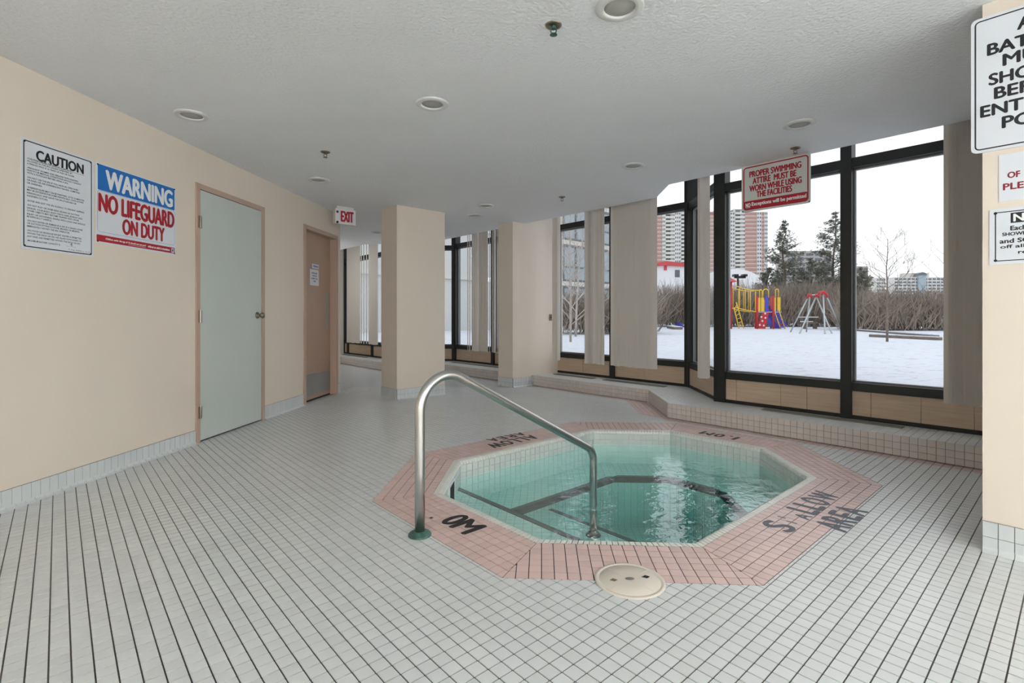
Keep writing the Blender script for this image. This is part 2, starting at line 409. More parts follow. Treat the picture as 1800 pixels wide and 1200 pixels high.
# object origin sits on a grid crossing so the far grid lines up with the built tiles
g0 = ST(S0, T0)
fo = Matrix.Translation((g0[0], g0[1], 0))
floor = link('floor', poly_with_hole('floor', [(p[0]-g0[0], p[1]-g0[1]) for p in fpoly], [(p[0]-g0[0], p[1]-g0[1]) for p in octa(0)], -.003, m_grout), None, fo,
             kind='structure', label='floor of small square off-white tiles with dark grout', category='floor')
hp_out = halfplanes(O_out)
bst = [tuple(ST(SA_-.052, SA_-.052-1.31/Q)), tuple(ST(SA_-.052, SA_-.052-1.06/Q)), tuple(ST(SC_-.052, SC_-.052-1.06/Q)), tuple(ST(SC_-.052, SC_-.052-1.31/Q))]
hp_b = halfplanes(bst)
def ledge_dist(s, t):
    if t < 2.877: return SC_-s
    if t < 3.557: return (1.31-(s-t)*Q)
    if t < 8.28: return SA_-s
    return SC_-s
def on_floor(x, y):
    s, t = st((x, y)); u, v, d = px((x, y, 0))
    if y < .9 or not (-300 < u < 2100) or d > 7.6: return False
    return x > WX(y)-.03 and ledge_dist(s, t) > -.01
tiles = lay(-3.2/1, 8, -3, 8, PIT, PIT, .0046, math.pi/4, tuple(g0), holes=(hp_out, hp_b), test=on_floor)
pinkrow = []; white = []
for t_ in tiles:
    s, t = st(t_[2]); d = ledge_dist(s, t)
    (pinkrow if d < .10 and not (2.877 < t < 3.557) else white).append(t_)
lay_objects('tile', floor, white, m_tile, dims='w')
bt = lay(0, 1.4, 5.0, 6.6, PIT, PIT, .0036, 0, (1.31-5*PIT, 0), inside=hp_b)
lay_objects('pink_tile', floor, pinkrow+[b for b in bt], m_pink, dims='p', nmax=200)
# ------------------------------------------------------------------ ceiling and slab above the blind pocket
ce = MB()
cpoly = [(2.95, -3.6)]+xy((-.4, -4.6), (4.85, -4.6), (4.85, 2.94), (5.27, 3.36), (5.27, 8.48), (4.45, 9.30), (4.45, 12.4), (2.8, 12.4))+[(-3.0, 6.95), (-3.1, -3.6)]
ce.prism(cpoly, CEIL, 2.98)
ce.build('ceiling', m_ceil, kind='structure', label='white stippled ceiling with a stepped edge before the windows', category='ceiling')
rf = MB(); rpoly = [(2.95, -3.6)]+xy((-.4, -4.6), (5.36, -4.6), (5.36, 2.5), (6.15, 3.29), (6.15, 8.55), (5.36, 9.35), (5.36, 12.4), (2.8, 12.4))+[(-3.0, 6.95), (-3.1, -3.6)]
rf.prism(rpoly, 2.98, 3.2)
rf.build('ceiling_slab', m_ceil, kind='structure', label='concrete slab closing the pocket above the blinds', category='ceiling')
# ------------------------------------------------------------------ left wall (one plane, slightly off the axis) with two door openings
LW = frame((WX(2.574), 2.574, 0), (.0302, 1, 0))            # x along the wall away from the camera, y up, z into the room
def lw(y): return (y-2.574)*math.sqrt(1+.0302**2)
D1a, D1b, D1h = lw(4.054), lw(5.045), 2.158
D2a, D2b, D2h = lw(5.854), lw(6.785), 2.14
END = lw(6.882)
wl = MB()
for a, b, z0, z1 in ((lw(-3.6), D1a, 0, CEIL+.3), (D1a, D1b, D1h, CEIL+.3), (D1b, D2a, 0, CEIL+.3), (D2a, D2b, D2h, CEIL+.3), (D2b, END, 0, CEIL+.3)):
    wl.box(a, b, z0, z1, -.2, 0)
wall_left = wl.build('wall_left', m_wall, None, LW, kind='structure', label='cream painted wall with two doors and two signs', category='wall')
ws = MB(); e = LW @ Vector((END, 0, 0)); 
ws.box(0, 6.2, -.2, 0, 0, CEIL+.3)
wall_corridor = ws.build('wall_corridor', m_wall, None, zframe((e.x, e.y, 0), (-1, 1)) @ Matrix.Translation((0, .2, 0)), kind='structure', label='cream wall running back from the corner past the brown door', category='wall')
MB().box(-3.1, 2.95, -3.7, -3.5, 0, CEIL+.3).build('wall_back', m_wall, kind='structure', label='cream wall behind the camera', category='wall')
MB().box(4.5, 4.7, -.45, 5.3, 0, 2.98).build('wall_right', m_wall, None, W, kind='structure', label='cream end wall to the right of the camera', category='wall')
MB().box(-12.5, -12.3, 2.7, 5.3, 0, 2.98).build('wall_far', m_wall, None, W, kind='structure', label='cream end wall at the far end of the corridor', category='wall')
# ---- tiled skirting
def skirting(name, M, x0, x1, h=.105, parent=None, nmax=300, rows=1, **k):
    root = empty(name, M, **k) if parent is None else parent
    b = MB(); b.box(x0, x1, 0, h, -.002, .004)
    b.build('backing', m_grol, root, M if parent else None, world=bool(parent))
    rh = h/rows; ts = lay(x0, x1, 0.02, h, PIT*1.01, rh, .0026, 0, (0, 0), inside=halfplanes([(x0, .018), (x1, .018), (x1, h), (x0, h)]))
    lay_objects('skirting_tile', root, ts, m_base, (wm(root) if parent is None else M), top=.009, depth=.006, dims=('sk', rows, h), nmax=nmax)
    # coved foot tiles
    n = max(1, round((x1-x0)/(PIT*1.01))); cv = MB(); pr = [(.0085, .024), (.011, .013), (.017, .006), (.028, .0015), (.0285, 0), (.0, 0), (0, .024)]
    for i in range(n):
        a = x0+(x1-x0)*i/n+.0012; c = x0+(x1-x0)*(i+1)/n-.0012
        vs = [(a, y, z) for z, y in pr]+[(c, y, z) for z, y in pr]; m = len(pr)
        cv.add(vs, [(j, (j+1) % m, m+(j+1) % m, m+j) for j in range(m)]+[tuple(range(m-1, -1, -1)), tuple(range(m, 2*m))])
    cv.build('cove_tiles', m_base, root, None if parent is None else M, world=bool(parent), smooth=False, kind='stuff')
    return root
bl = empty('baseboard_left', LW, kind='structure', label='row of grey-white skirting tiles along the left wall', category='baseboard')
for i, (a, b) in enumerate(((lw(.3), D1a-.002, ), (D1b+.002, D2a-.002), (D2b+.002, END))):
    skirting('', LW, a, b, h=(.11, .135, .135)[i], parent=bl, nmax=(90, 20, 2)[i])
# ------------------------------------------------------------------ columns
def column(x0, x1, y0, y1, label, faces, h=.135, rows=2):
    """x,y in the window frame"""
    root = empty('column', W @ Matrix.Translation((x0, y0, 0)), kind='structure', label=label, category='column')
    MB().box(0, x1-x0, 0, y1-y0, 0, CEIL+.5).build('shaft', m_wall, root)
    for f in faces:
        if f == 'front_t':    # face at x1 (lower t), normal +x
            Mf = frame(W @ Vector((x1, y0, 0)), W.to_3x3() @ Vector((0, 1, 0))); L = y1-y0
        elif f == 'side_s':   # face at y0, normal -y
            Mf = frame(W @ Vector((x0, y0, 0)), W.to_3x3() @ Vector((1, 0, 0))); L = x1-x0
        if isinstance(f, tuple): pass
        skirting('', Mf, 0, min(L, LIM.get((label, f), 99)), h=h, parent=root, nmax=40, rows=rows)
    return root
LIM = {}
c1 = column(-6.15, -5.745, 3.18, 3.90, 'cream square column standing free in front of the corridor windows', ('front_t', 'side_s'))
LIM[('cream column joined to the windows between two blinds', 'front_t')] = SA_-5.02
c2 = column(-5.95, -5.62, 5.02, 6.1, 'cream column joined to the windows between two blinds', ('front_t', 'side_s'))
c3 = column(-.307, .95, 3.107, 5.3, 'cream pillar at the right edge carrying three notices', ('side_s',))
c4 = column(-12.3, -11.95, 4.75, 5.3, 'cream column at the far end of the corridor', ())
# ------------------------------------------------------------------ ledge below the windows (tiled plinth)
lp = xy(*ledge_front)+xy(*[(s+.1, t) for s, t in win_line[::-1]])
ledge = MB().prism(lp, 0, LEDGE-.004).build('trim_1', m_grol, kind='structure', label='low tiled ledge running below the windows', category='ledge')
rt = []
for k in range(5):
    (s0, t0), (s1, t1) = ledge_front[k], ledge_front[k+1]
    a, b = ST(s1, t1), ST(s0, t0)          # left to right as seen from inside
    if k == 0: b = ST(SC_, -.9)
    L = (b-a).length; Mr = frame((a.x, a.y, 0), ((b-a).x, (b-a).y, 0))
    ts = lay(0, L, 0, LEDGE, PIT, LEDGE/3, .003, 0, (0, 0), inside=halfplanes([(0, .003), (L, .003), (L, LEDGE-.001), (0, LEDGE-.001)]))
    lay_objects('riser_tile', ledge, ts, m_riser, Mr, top=.005, depth=.005, dims='r', nmax=(160, 20, 60, 10, 10)[k])
def strip_tiles(k, depth_):
    (s0, t0), (s1, t1) = ledge_front[k], ledge_front[k+1]; (S0_, T0_), (S1_, T1_) = win_line[k], win_line[k+1]
    a, b = ST(s1, t1), ST(s0, t0)
    if k == 0: b = ST(SC_, -.9); c = ST(WC, -.9); d = ST(WC, T1_)
    else: c, d = ST(S0_, T0_), ST(S1_, T1_)
    L = (b-a).length; x = (b-a).normalized(); ang = math.atan2(x.y, x.x)
    pl = [tuple(a), tuple(b), tuple(c), tuple(d)]
    return lay(-1, L+1, 0, .7, PIT, PIT, .003, ang, tuple(a), inside=halfplanes(pl), minarea=6e-5)
for k, nm in ((0, 200), (1, 60), (2, 40), (3, 0), (4, 0)):
    lay_objects('ledge_tile', ledge, strip_tiles(k, .5), m_tile, top=LEDGE, depth=.004, dims=('l', k), nmax=nm)
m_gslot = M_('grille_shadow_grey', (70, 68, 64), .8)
# air grilles let into the ledge
def grille(label, s, t0, t1):
    L = t0-t1; o = ST(s, t0); root = empty('air_grille', zframe((o.x, o.y, LEDGE), (1, -1)), label=label, category='grille', group='air grilles in the window ledge')
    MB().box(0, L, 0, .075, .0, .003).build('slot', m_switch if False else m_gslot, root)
    fr = MB()
    for a in ((0, L, -.008, 0), (0, L, .075, .083), (-.008, 0, -.008, .083), (L, L+.008, -.008, .083)): fr.box(*a, 0, .008)
    fr.build('rim', m_grille, root)
    for i in range(3): MB().box(0, L, .014+i*.02, .020+i*.02, .003, .007).build('slat', m_grille, root)
grille('long narrow air grille in the ledge below the playground windows', 5.03, 2.05, .98)
grille('narrow air grille in the ledge right of the cream column', 5.72, 5.45, 4.70)
grille('narrow air grille in the ledge below the long blind', 5.72, 4.50, 3.55)
grille('narrow air grille in the ledge between the two columns', 5.72, 8.2, 6.5)
grille('narrow air grille in the far corridor ledge', 4.98, 11.6, 10.4)
# ------------------------------------------------------------------ windows
def window(name, label, p0, p1, mull, zt, wid=.086, wend=(.09, .09), seams=(), open_top=2.98):
    a, b = ST(*p0), ST(*p1); L = (b-a).length
    root = empty(name, zframe((a.x, a.y, 0), ((b-a).x, (b-a).y)), kind='structure', label=label, category='window')
    z0 = LEDGE-.01; edges = [(0, wend[0])]+[(m-wid/2, m+wid/2) for m in mull]+[(L-wend[1], L)]
    for x0, x1 in edges: box('mullion', m_black, x0, x1, -.012, .11, z0, open_top, root)
    for i in range(len(edges)-1):
        x0, x1 = edges[i][1], edges[i+1][0]
        box('base_rail', m_black, x0, x1, 0, .1, z0, .188, root)
        box('sill_rail', m_black, x0, x1, -.006, .1, .40, .473, root)
        box('transom', m_black, x0, x1, -.006, .1, zt[0], zt[1], root)
        box('head_rail', m_black, x0, x1, 0, .1, open_top-.06, open_top, root)
        box('pane', m_glass, x0-.004, x1+.004, .062, .068, .468, zt[0]+.005, root)
        box('pane', m_glass, x0-.004, x1+.004, .062, .068, zt[1]-.005, open_top-.055, root)
        # grey glazing beads around the main pane
        bd = MB(); w_ = .014
        bd.box(x0, x1, .05, .085, .473, .473+w_); bd.box(x0, x1, .05, .085, zt[0]-w_, zt[0])
        bd.box(x0, x0+w_, .05, .085, .473, zt[0]); bd.box(x1-w_, x1, .05, .085, .473, zt[0])
        bd.build('glazing_bead', m_bead, root)
        cut = [x0]+[s for s in seams if x0+.05 < s < x1-.05]+[x1]
        for j in range(len(cut)-1):
            box('panel', m_panel, cut[j]+(.002 if j else 0), cut[j+1]-.002, .012, .05, .186, .402, root)
    return root
m_bead = M_('grey_glazing_bead', (128, 130, 130), .5, var=.1)
zC, zB, zA = (2.350, 2.435), (2.40, 2.485), (2.425, 2.51)
def sm(p0, mus): return [p0-m for m in mus]
window('window_1', 'tall black-framed window beside the hot tub looking onto the playground', (WC, 2.61), (WC, .17), sm(2.61, (1.40,)), zC, wend=(.12, .09), seams=sm(2.61, (2.38, 1.95, 1.72, 1.22, .88, .56)))
window('window_2', 'narrow black-framed return window at the bend of the facade', (WA, 3.36), (WC, 2.57), (), zB, wend=(.05, .05))
window('window_3', 'black-framed window between the cream column and the bend', (WA, 5.66), (WA, 3.30), sm(5.66, (4.54,)), zA, wend=(.04, .10), seams=sm(5.66, (5.1, 4.0)))
window('window_4', 'black-framed window seen between the two cream columns', (WA, 8.55), (WA, 5.95), sm(8.55, (7.25,)), zA, wend=(.14, .06), seams=sm(8.55, (7.9,)))
window('window_5', 'narrow return window half hidden by the free column', (WC, 9.26), (WA, 8.47), (), zB, wend=(.05, .05))
window('window_6', 'black-framed window at the end of the corridor behind blinds', (WC, 11.95), (WC, 9.24), sm(11.95, (11.74, 10.48)), zC, wend=(.02, .09))
window('window_7', 'black-framed window to the right of the camera behind the pillar', (WC, -.95), (WC, -4.5), [1.2, 2.4], zC)
# ------------------------------------------------------------------ vertical blinds
def slat_mesh(w=.089):
    b = MB(); n = 6; th = .0012; z0, z1 = 0, 1
    top = [((i/n-.5)*w, .006*(1-(2*i/n-1)**2)) for i in range(n+1)]
    pts = top+[(x, y-th*2) for x, y in top[::-1]]
    b.prism(pts[::-1], 0, 1); return b.mesh('slat', m_slat)
ME_SLAT = slat_mesh()
def blind(label, s, slats, z0=.40, z1=2.93, rail=None):
    """slats: (t, angle) with angle 0 = closed, parallel to the glass"""
    tm = slats[0][0]; o = ST(s, tm); root = empty('vertical_blind', zframe((o.x, o.y, z0), (1, -1)), label=label, category='blind', group='vertical blinds at the windows')
    for t, a in slats:
        link('slat', ME_SLAT, root, Matrix.Translation((tm-t, random.uniform(-.004, .004), random.uniform(-.006, .006))) @ Matrix.Rotation(math.radians(a), 4, 'Z') @ Matrix.Diagonal((1, 1, z1-z0, 1)))
    a, b = rail or (tm+.05, slats[-1][0]-.05)
    MB().box(tm-a, tm-b, -.02, .02, z1-z0, z1-z0+.035).build('head_track', m_trim, root)
    return root
def rng(t0, t1, n, ang, jit=0): return [(t0+(t1-t0)*i/(n-1), ang+random.uniform(-jit, jit)) for i in range(n)]
blind('thick stack of closed blind slats against the right pillar', 4.985, rng(.665, .33, 13, 12, 6))
blind('single pair of pale slats hanging beside the cream column', 5.5, [(5.225, 12), (5.145, -80)])
blind('bunch of slats hanging over the left window mullion', 5.5, [(4.60, 15), (4.545, -78), (4.50, -72), (4.45, 22), (4.395, 12), (4.36, 18)])
blind('widest run of closed blind slats left of the facade bend', 5.5, rng(4.155, 3.545, 12, 10, 5))
rb = blind('thin bunch of slats hanging in the narrow return window', 5.07, [(2.685, 18), (2.672, 26), (2.66, 34), (2.648, 22)], z0=.40)
blind('half-open blind slats in the window between the columns', 5.6, [(7.50, -42), (7.44, -46), (7.34, -72), (7.27, -75), (7.20, -70), (7.13, 8), (7.05, 8), (6.97, 6), (6.87, -44), (6.80, -46), (6.74, -66), (6.67, -44), (6.61, -70)], z0=.43)
blind('closed slats at the narrow window behind the free column', 5.62, rng(8.66, 8.50, 3, 40), z0=.5)
blind('mostly closed blind slats at the end of the corridor', 4.86, rng(10.99, 10.42, 9, 8, 3)+[(10.31, -14), (10.19, -14), (10.07, -14), (9.95, -10)]+rng(9.86, 9.60, 5, 6, 3), z0=.47, z1=2.9)
blind('last few slats of the corridor blind half hidden by the column', 4.86, [(9.42, -26), (9.33, -28), (9.24, -26)], z0=.47, z1=2.9)
# ------------------------------------------------------------------ doors
def door_frame(root, a, b, h, wd, proud, deep, mat):
    # frame legs and head as three meshes; x along the wall, y up, z into the room
    for x0, x1 in ((a, a+wd), (b-wd, b)): box('frame_leg', mat, x0, x1, 0, h, -deep, proud, root)
    box('frame_head', mat, a+wd, b-wd, h-wd, h, -deep, proud, root)
d1 = empty('door_1', LW, kind='structure', label='off-white flush door with round knob in a tan frame', category='door')
door_frame(d1, D1a, D1b, D1h, .045, .012, .12, m_tan)
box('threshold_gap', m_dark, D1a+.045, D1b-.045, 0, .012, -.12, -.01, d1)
leaf = box('door_leaf', m_dwhite, D1a+.049, D1b-.05, .012, D1h-.049, -.042, .003, d1)
for z in (.25, 1.05, 1.838):
    h = MB(); h.tube([(D1a+.047, z-.052, .012), (D1a+.047, z+.052, .012)], .008, 10); h.box(D1a+.047, D1a+.075, z-.05, z+.05, .003, .006); h.box(D1a+.02, D1a+.047, z-.05, z+.05, .0125, .0145)
    h.build('hinge', m_chrome, d1, label='worn nickel hinge')
kx = lw(4.925); kn = MB(); Mk = Matrix.Translation((kx, 1.062, .003))
kn.lathe([(.0, .0), (.033, 0), (.033, .006), (.026, .010), (.013, .012), (.012, .032), (.018, .036), (.027, .046), (.029, .056), (.025, .066), (.012, .071), (0, .072)], 24, M=Mk)
kn.build('knob', m_chrome, leaf, smooth=True, label='dull nickel door knob')
kp = box('strike_plate', m_chrome, D1b-.05, D1b-.028, 1.03, 1.09, .012, .014, d1)
d2 = empty('door_2', LW, kind='structure', label='brown door with steel kick plate and two white notices', category='door')
door_frame(d2, D2a, D2b, D2h, .05, .014, .16, m_tan)
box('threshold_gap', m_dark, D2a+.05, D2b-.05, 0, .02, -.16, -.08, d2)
RZ = -.075
leaf2 = box('door_leaf', m_tan2, D2a+.052, D2b-.052, .02, D2h-.052, RZ-.045, RZ, d2)
box('kick_plate', m_brsteel, D2a+.09, D2b-.06, .07, .335, RZ, RZ+.002, leaf2, label='satin steel kick plate')
pp = MB(); pp.prism([(D2b-.19, .89), (D2b-.18, .88), (D2b-.125, .88), (D2b-.115, .89), (D2b-.115, 1.36), (D2b-.125, 1.37), (D2b-.18, 1.37), (D2b-.19, 1.36)], RZ, RZ+.003)
pp.build('push_plate', m_brsteel, leaf2, label='satin steel push plate')
def sign(name, label, cat, M, parent=None):
    return empty(name, M, label=label, category=cat)
def txt(root, body, bold, x0, x1, y0, y1, z, mat, M=None, name='lettering'):
    b = MB(); T_add(b, body, bold, x0, x1, y0, y1, z, M); return b.build(name, mat, root)
n1 = sign('door_notice', 'small white strip notice on the brown door', 'notice', LW @ Matrix.Translation((lw(6.225), 1.655, RZ+.0005)))
box('plate', m_sgn, 0, .17, 0, .055, 0, .002, n1); txt(n1, 'WASHROOM', .012, .02, .15, .016, .04, .0025, m_blue)
n2 = sign('door_notice', 'square white paper notice on the brown door', 'notice', LW @ Matrix.Translation((lw(6.165), 1.44, RZ+.0005)))
box('sheet', m_sgn, 0, .235, 0, .20, 0, .001, n2)
for i, (t, a, b) in enumerate((('PLEASE KEEP', .05, .19), ('THIS DOOR', .06, .18), ('CLOSED AT ALL', .035, .2), ('TIMES', .085, .15))): txt(n2, t, .012, a, b, .146-i*.034, .164-i*.034, .0015, m_ink)
# ------------------------------------------------------------------ wall signs
def rrect(x0, x1, y0, y1, r, n=5):
    p = []
    for cx, cy, a0 in ((x1-r, y1-r, 0), (x0+r, y1-r, 90), (x0+r, y0+r, 180), (x1-r, y0+r, 270)):
        for i in range(n+1):
            a = math.radians(a0+90*i/n); p.append((cx+r*math.cos(a), cy+r*math.sin(a)))
    return p
def rim(mb, x0, x1, y0, y1, w, z0, z1, r=.006):
    o = rrect(x0, x1, y0, y1, r); i = rrect(x0+w, x1-w, y0+w, y1-w, max(.001, r-w)); n = len(o)
    vs = [(*p, z1) for p in o]+[(*p, z1) for p in i]
    mb.add(vs, [(k, (k+1) % n, n+(k+1) % n, n+k) for k in range(n)])
s1 = sign('caution_sign', 'tall white CAUTION sign with black border and fine print', 'sign', LW @ Matrix.Translation((lw(2.678), 1.43, .0005)))
w1, h1 = .446, .624
MB().prism(rrect(0, w1, 0, h1, .006), 0, .003).build('board', m_sgn, s1)
b = MB(); rim(b, .012, w1-.012, .012, h1-.012, .006, 0, .0034, .01); b.build('border', m_ink, s1)
txt(s1, 'CAUTION', BD, .085, .375, h1-.108, h1-.05, .0034, m_ink)
box('underline', m_ink, .08, .38, h1-.1165, h1-.115, .003, .0035, s1)
b = MB()
for y, t in CAUT:
    asp, c, d = T_aspect(t, .016); hh = .0092*(d-c)/.69; yb = h1*(1-(y+7-47)/1039)
    wd_ = min(asp*hh*.97, .385); dy = hh*(0-c)/(d-c) if c < -.05 else 0
    T_add(b, t, .016, .032, .032+wd_, yb-dy, yb-dy+hh, .0034)
b.build('fine_print', m_ink, s1, kind='stuff')
txt(s1, '4', .0, .288, .302, .050, .072, .0034, m_ink); box('underline', m_ink, .262, .325, .0475, .0485, .003, .0035, s1)
txt(s1, 'O. Reg. 428/05, s. 16 (1)', .0, .275, .42, .024, .033, .0034, m_ink)
b = MB()
for x, y in ((.02, .02), (w1-.02, .02), (.02, h1-.02), (w1-.02, h1-.02)): b.lathe([(0, .0025), (.004, .002), (.005, 0)], 10, (x, y, .003))
b.build('screws', m_dark, s1)
s2 = sign('warning_sign', 'blue white and red WARNING NO LIFEGUARD ON DUTY sign', 'sign', LW @ Matrix.Translation((lw(3.142), 1.528, .0005)))
w2, h2 = .692, .524
MB().prism(rrect(0, w2, 0, h2, .008), 0, .003).build('board', m_sgn, s2)
MB().prism(rrect(.012, w2-.012, h2*.665, h2-.008, .006), .003, .0034).build('blue_band', m_blue, s2)
MB().prism(rrect(.004, w2-.010, .012, .056, .006), .003, .0034).build('red_band', m_red, s2)
b = MB(); rim(b, .010, w2-.010, .075, h2*.66, .0016, 0, .0033, .02); b.build('border', m_blue, s2)
txt(s2, 'WARNING', BD, .075, .655, h2*.70, h2*.935, .0037, m_wprint)
txt(s2, 'NO LIFEGUARD', BD, .022, .672, h2*.40, h2*.625, .0037, m_red)
txt(s2, 'ON DUTY', BD, .205, .575, h2*.17, h2*.365, .0037, m_red)
txt(s2, 'Children under the age of 16 should not use pool', .012, .07, .40, .026, .042, .0037, m_wprint)
txt(s2, 'without an adult in attendance', .012, .42, .63, .026, .042, .0037, m_wprint)
box('underline', m_wprint, .25, .40, .021, .0225, .0034, .0037, s2); box('maker_mark', m_wprint, .648, .674, .018, .050, .0034, .0038, s2); box('maker_emblem', m_blue, .653, .669, .024, .044, .0038, .0041, s2)
b = MB()
for x, y in ((.012, .012), (w2-.012, .012), (.012, h2-.012), (w2-.012, h2-.012)): b.lathe([(0, .0025), (.005, .002), (.006, 0)], 10, (x, y, .003))
b.build('screws', m_dark, s2)
# pillar notices (on the face that looks at the camera)
PM = frame((*ST(3.107, 0), 0), (1, -1, 0))                   # x = -t
def PX(t, z, out=.001): return PM @ Matrix.Translation((-t, z, out))
s3 = sign('shower_sign', 'large white sign in bold black capitals at the top of the right pillar', 'sign', PX(.345, 1.785))
w3, h3 = .412, .605
MB().prism(rrect(0, w3, 0, h3, .022), 0, .004).build('board', m_sgn, s3)
b = MB(); rim(b, .012, w3-.012, .012, h3-.012, .0055, 0, .0044, .018); b.build('border', m_ink, s3)
for t, y, wd_ in (('ALL', 505, .11), ('BATHERS', 428, .30), ('MUST', 365, .20), ('SHOWER', 293, .29), ('BEFORE', 228, .255), ('ENTERING', 158, .345), ('POOL', 92, .205)):
    yb = y/1000*1.0; txt(s3, t, BD, w3/2-wd_/2, w3/2+wd_/2, yb, yb+.05, .0045, m_ink)
s4 = sign('paper_notice', 'plain white notice with dark red capitals on the right pillar', 'sign', PX(.253, 1.556))
box('sheet', m_sgn, 0, .28, 0, .205, 0, .002, s4)
txt(s4, 'OF', .012, .028, .066, .098, .124, .0025, m_dred); txt(s4, 'PLEASE', .012, .014, .15, .048, .076, .0025, m_dred)
s5 = sign('shower_notice', 'small white notice with notched black border low on the right pillar', 'sign', PX(.284, 1.279))
w5, h5 = .33, .245
MB().prism(rrect(0, w5, 0, h5, .006), 0, .003).build('board', m_sgn, s5)
b = MB(); rim(b, .018, w5-.018, .014, h5-.014, .004, 0, .0034, .008); b.build('border', m_ink, s5)
box('header_block', m_ink, .068, w5-.068, .178, .222, .003, .0034, s5); txt(s5, 'NOTICE', BD, .078, w5-.078, .184, .216, .0038, m_wprint)
for i, (t, a, b_) in enumerate((('Each bather must', .068, .262), ('SHOWER using warm water', .042, .288), ('and SOAP and rinse', .034, .296), ('off all soap before', .036, .294), ('re-entering', .092, .238))):
    txt(s5, t, .012, a, b_, .146-i*.027, .165-i*.027, .0038, m_ink)
b = MB()
for x, y in ((.02, .018), (w5-.02, .018), (.02, h5-.018), (w5-.02, h5-.018)): b.lathe([(0, .0025), (.005, .002), (.006, 0)], 10, (x, y, .003))
b.build('screws', m_dark, s5)
# sign hung from the ceiling edge
hs = sign('attire_sign', 'red and white PROPER SWIMMING ATTIRE sign hanging from the ceiling edge', 'sign', frame((*ST(4.80, 2.147), 2.02), (1, -1, 0)))
w6, h6 = .590, .43
MB().prism(rrect(0, w6, 0, h6, .02), -.004, 0).build('board', M_('hanging_sign_board', (206, 207, 204), .45), hs)
b = MB(); rim(b, .016, w6-.016, .018, h6-.012, .011, 0, .0004, .03); b.build('border', m_red, hs)
MB().prism(rrect(.020, w6-.020, .022, .102, .02), 0, .0006).build('red_band', m_red, hs)
for t, y, a, b_ in (('PROPER SWIMMING', .318, .075, .515), ('ATTIRE  MUST BE', .252, .105, .475), ('WORN WHILE USING', .186, .075, .518), ('THE FACILITIES', .124, .140, .440)): txt(hs, t, BD, a, b_, y, y+.054, .0009, m_red)
txt(hs, 'NO', BD, .040, .082, .046, .082, .0011, m_wprint); box('underline', m_wprint, .040, .082, .039, .042, .0006, .001, hs)
txt(hs, 'Exceptions will be permitted', BD, .095, .555, .042, .084, .0011, m_wprint)
b = MB()
for x in (.012, w6-.012): b.lathe([(0, .002), (.005, .0015), (.006, 0)], 10, (x, .012, 0))
b.build('screws', m_ink, hs)
# exit sign
ex0 = gnd(589.5, 361, CEIL)
ex = empty('exit_sign', frame((ex0.x, ex0.y, CEIL-.235), (1, 1, 0)), label='white ceiling-mounted EXIT sign with red letters by the brown door', category='sign')
box('canopy', m_trim, .02, .24, CEIL-.03-(CEIL-.235), .235, -.075, .0, ex)
box('housing', M_('exit_sign_housing', (226, 222, 212), .5), 0, .27, .012, .205, -.07, 0, ex)
box('face_plate', m_sgn, .012, .258, .022, .195, 0, .003, ex)
txt(ex, 'EXIT', BD, .075, .235, .045, .175, .0035, m_red)
for y in (.03, .16): 
    b = MB(); b.lathe([(0, .008), (.014, .006), (.016, 0)], 12, (.026, y, .003)); b.build('clip', m_ink, ex)
# small covers
def cover(label, M, mat, w=.05, h=.10):
    r = empty('switch_cover', M, label=label, category='switch')
    MB().prism(rrect(0, w, 0, h, .006), 0, .012).build('plate', mat, r); box('toggle', m_dark, w*.4, w*.6, h*.4, h*.6, .012, .02, r)
cover('small brown switch cover on the cream column beside the blinds', frame((*ST(5.79, 5.62), .985), (1, 1, 0)), m_switch)
# ------------------------------------------------------------------ ceiling lights and sprinklers
def downlight(x, y, label):
    r = empty('ceiling_light', Matrix.Translation((x, y, CEIL)), label=label, category='light', group='round recessed ceiling lights')
    b = MB(); b.lathe([(.108, 0), (.108, -.006), (.100, -.010), (.076, -.012), (.070, -.008), (.068, .0)], 40); b.build('trim_ring', m_trim, r, smooth=True)
    b = MB(); b.lathe([(0, -.006), (.03, -.0055), (.069, -.003), (.069, 0)], 32); b.build('lens', m_lens, r, smooth=True)
    return r
for u, v, l in ((337, 202, 'round ceiling light above the WARNING sign'), (760, 182, 'round ceiling light left of the nearest sprinkler'), (1089, 12, 'largest round ceiling light cut by the top of the picture'),
                (1405, 218, 'round ceiling light above the hanging red and white sign'), (560, 316, 'round ceiling light in front of the EXIT sign'), (1113, 291, 'round ceiling light nearest the bend of the windows'),
                (853, 361, 'nearer of two ceiling lights between the columns'), (835, 378, 'farther of two ceiling lights between the columns'), (663, 408, 'dark-edged ceiling light at the corridor left of the free column')):
    p = gnd(u, v, CEIL); downlight(p.x, p.y, l)
def sprinkler(u, v, label, mat):
    p = gnd(u, v, CEIL); r = empty('sprinkler_head', Matrix.Translation(p), label=label, category='sprinkler', group='ceiling sprinkler heads')
    b = MB(); b.lathe([(.040, 0), (.038, -.005), (.024, -.009), (.022, -.003), (.0, -.003)], 28); b.build('escutcheon', m_chrome, r, smooth=True)
    b = MB(); b.tube([(0, 0, 0), (0, 0, -.02)], .011, 12)
    b.build('nozzle', mat, r)
    for s in (-1, 1): MB().tube([(s*.010, 0, -.018), (s*.014, 0, -.03), (s*.003, 0, -.045)], .003, 6).build('frame_arm', mat, r)
    MB().lathe([(0, -.045), (.017, -.045), (.018, -.048), (0, -.049)], 16).build('deflector', mat, r)
sprinkler(973, 44, 'nearest sprinkler head with a green corroded deflector', m_patina)
sprinkler(572, 267, 'sprinkler head above the white door', m_chrome)
sprinkler(1398, 260, 'sprinkler head just above the hanging red and white sign', m_chrome)
sprinkler(988, 346, 'small far sprinkler head between column and window bend', m_chrome)
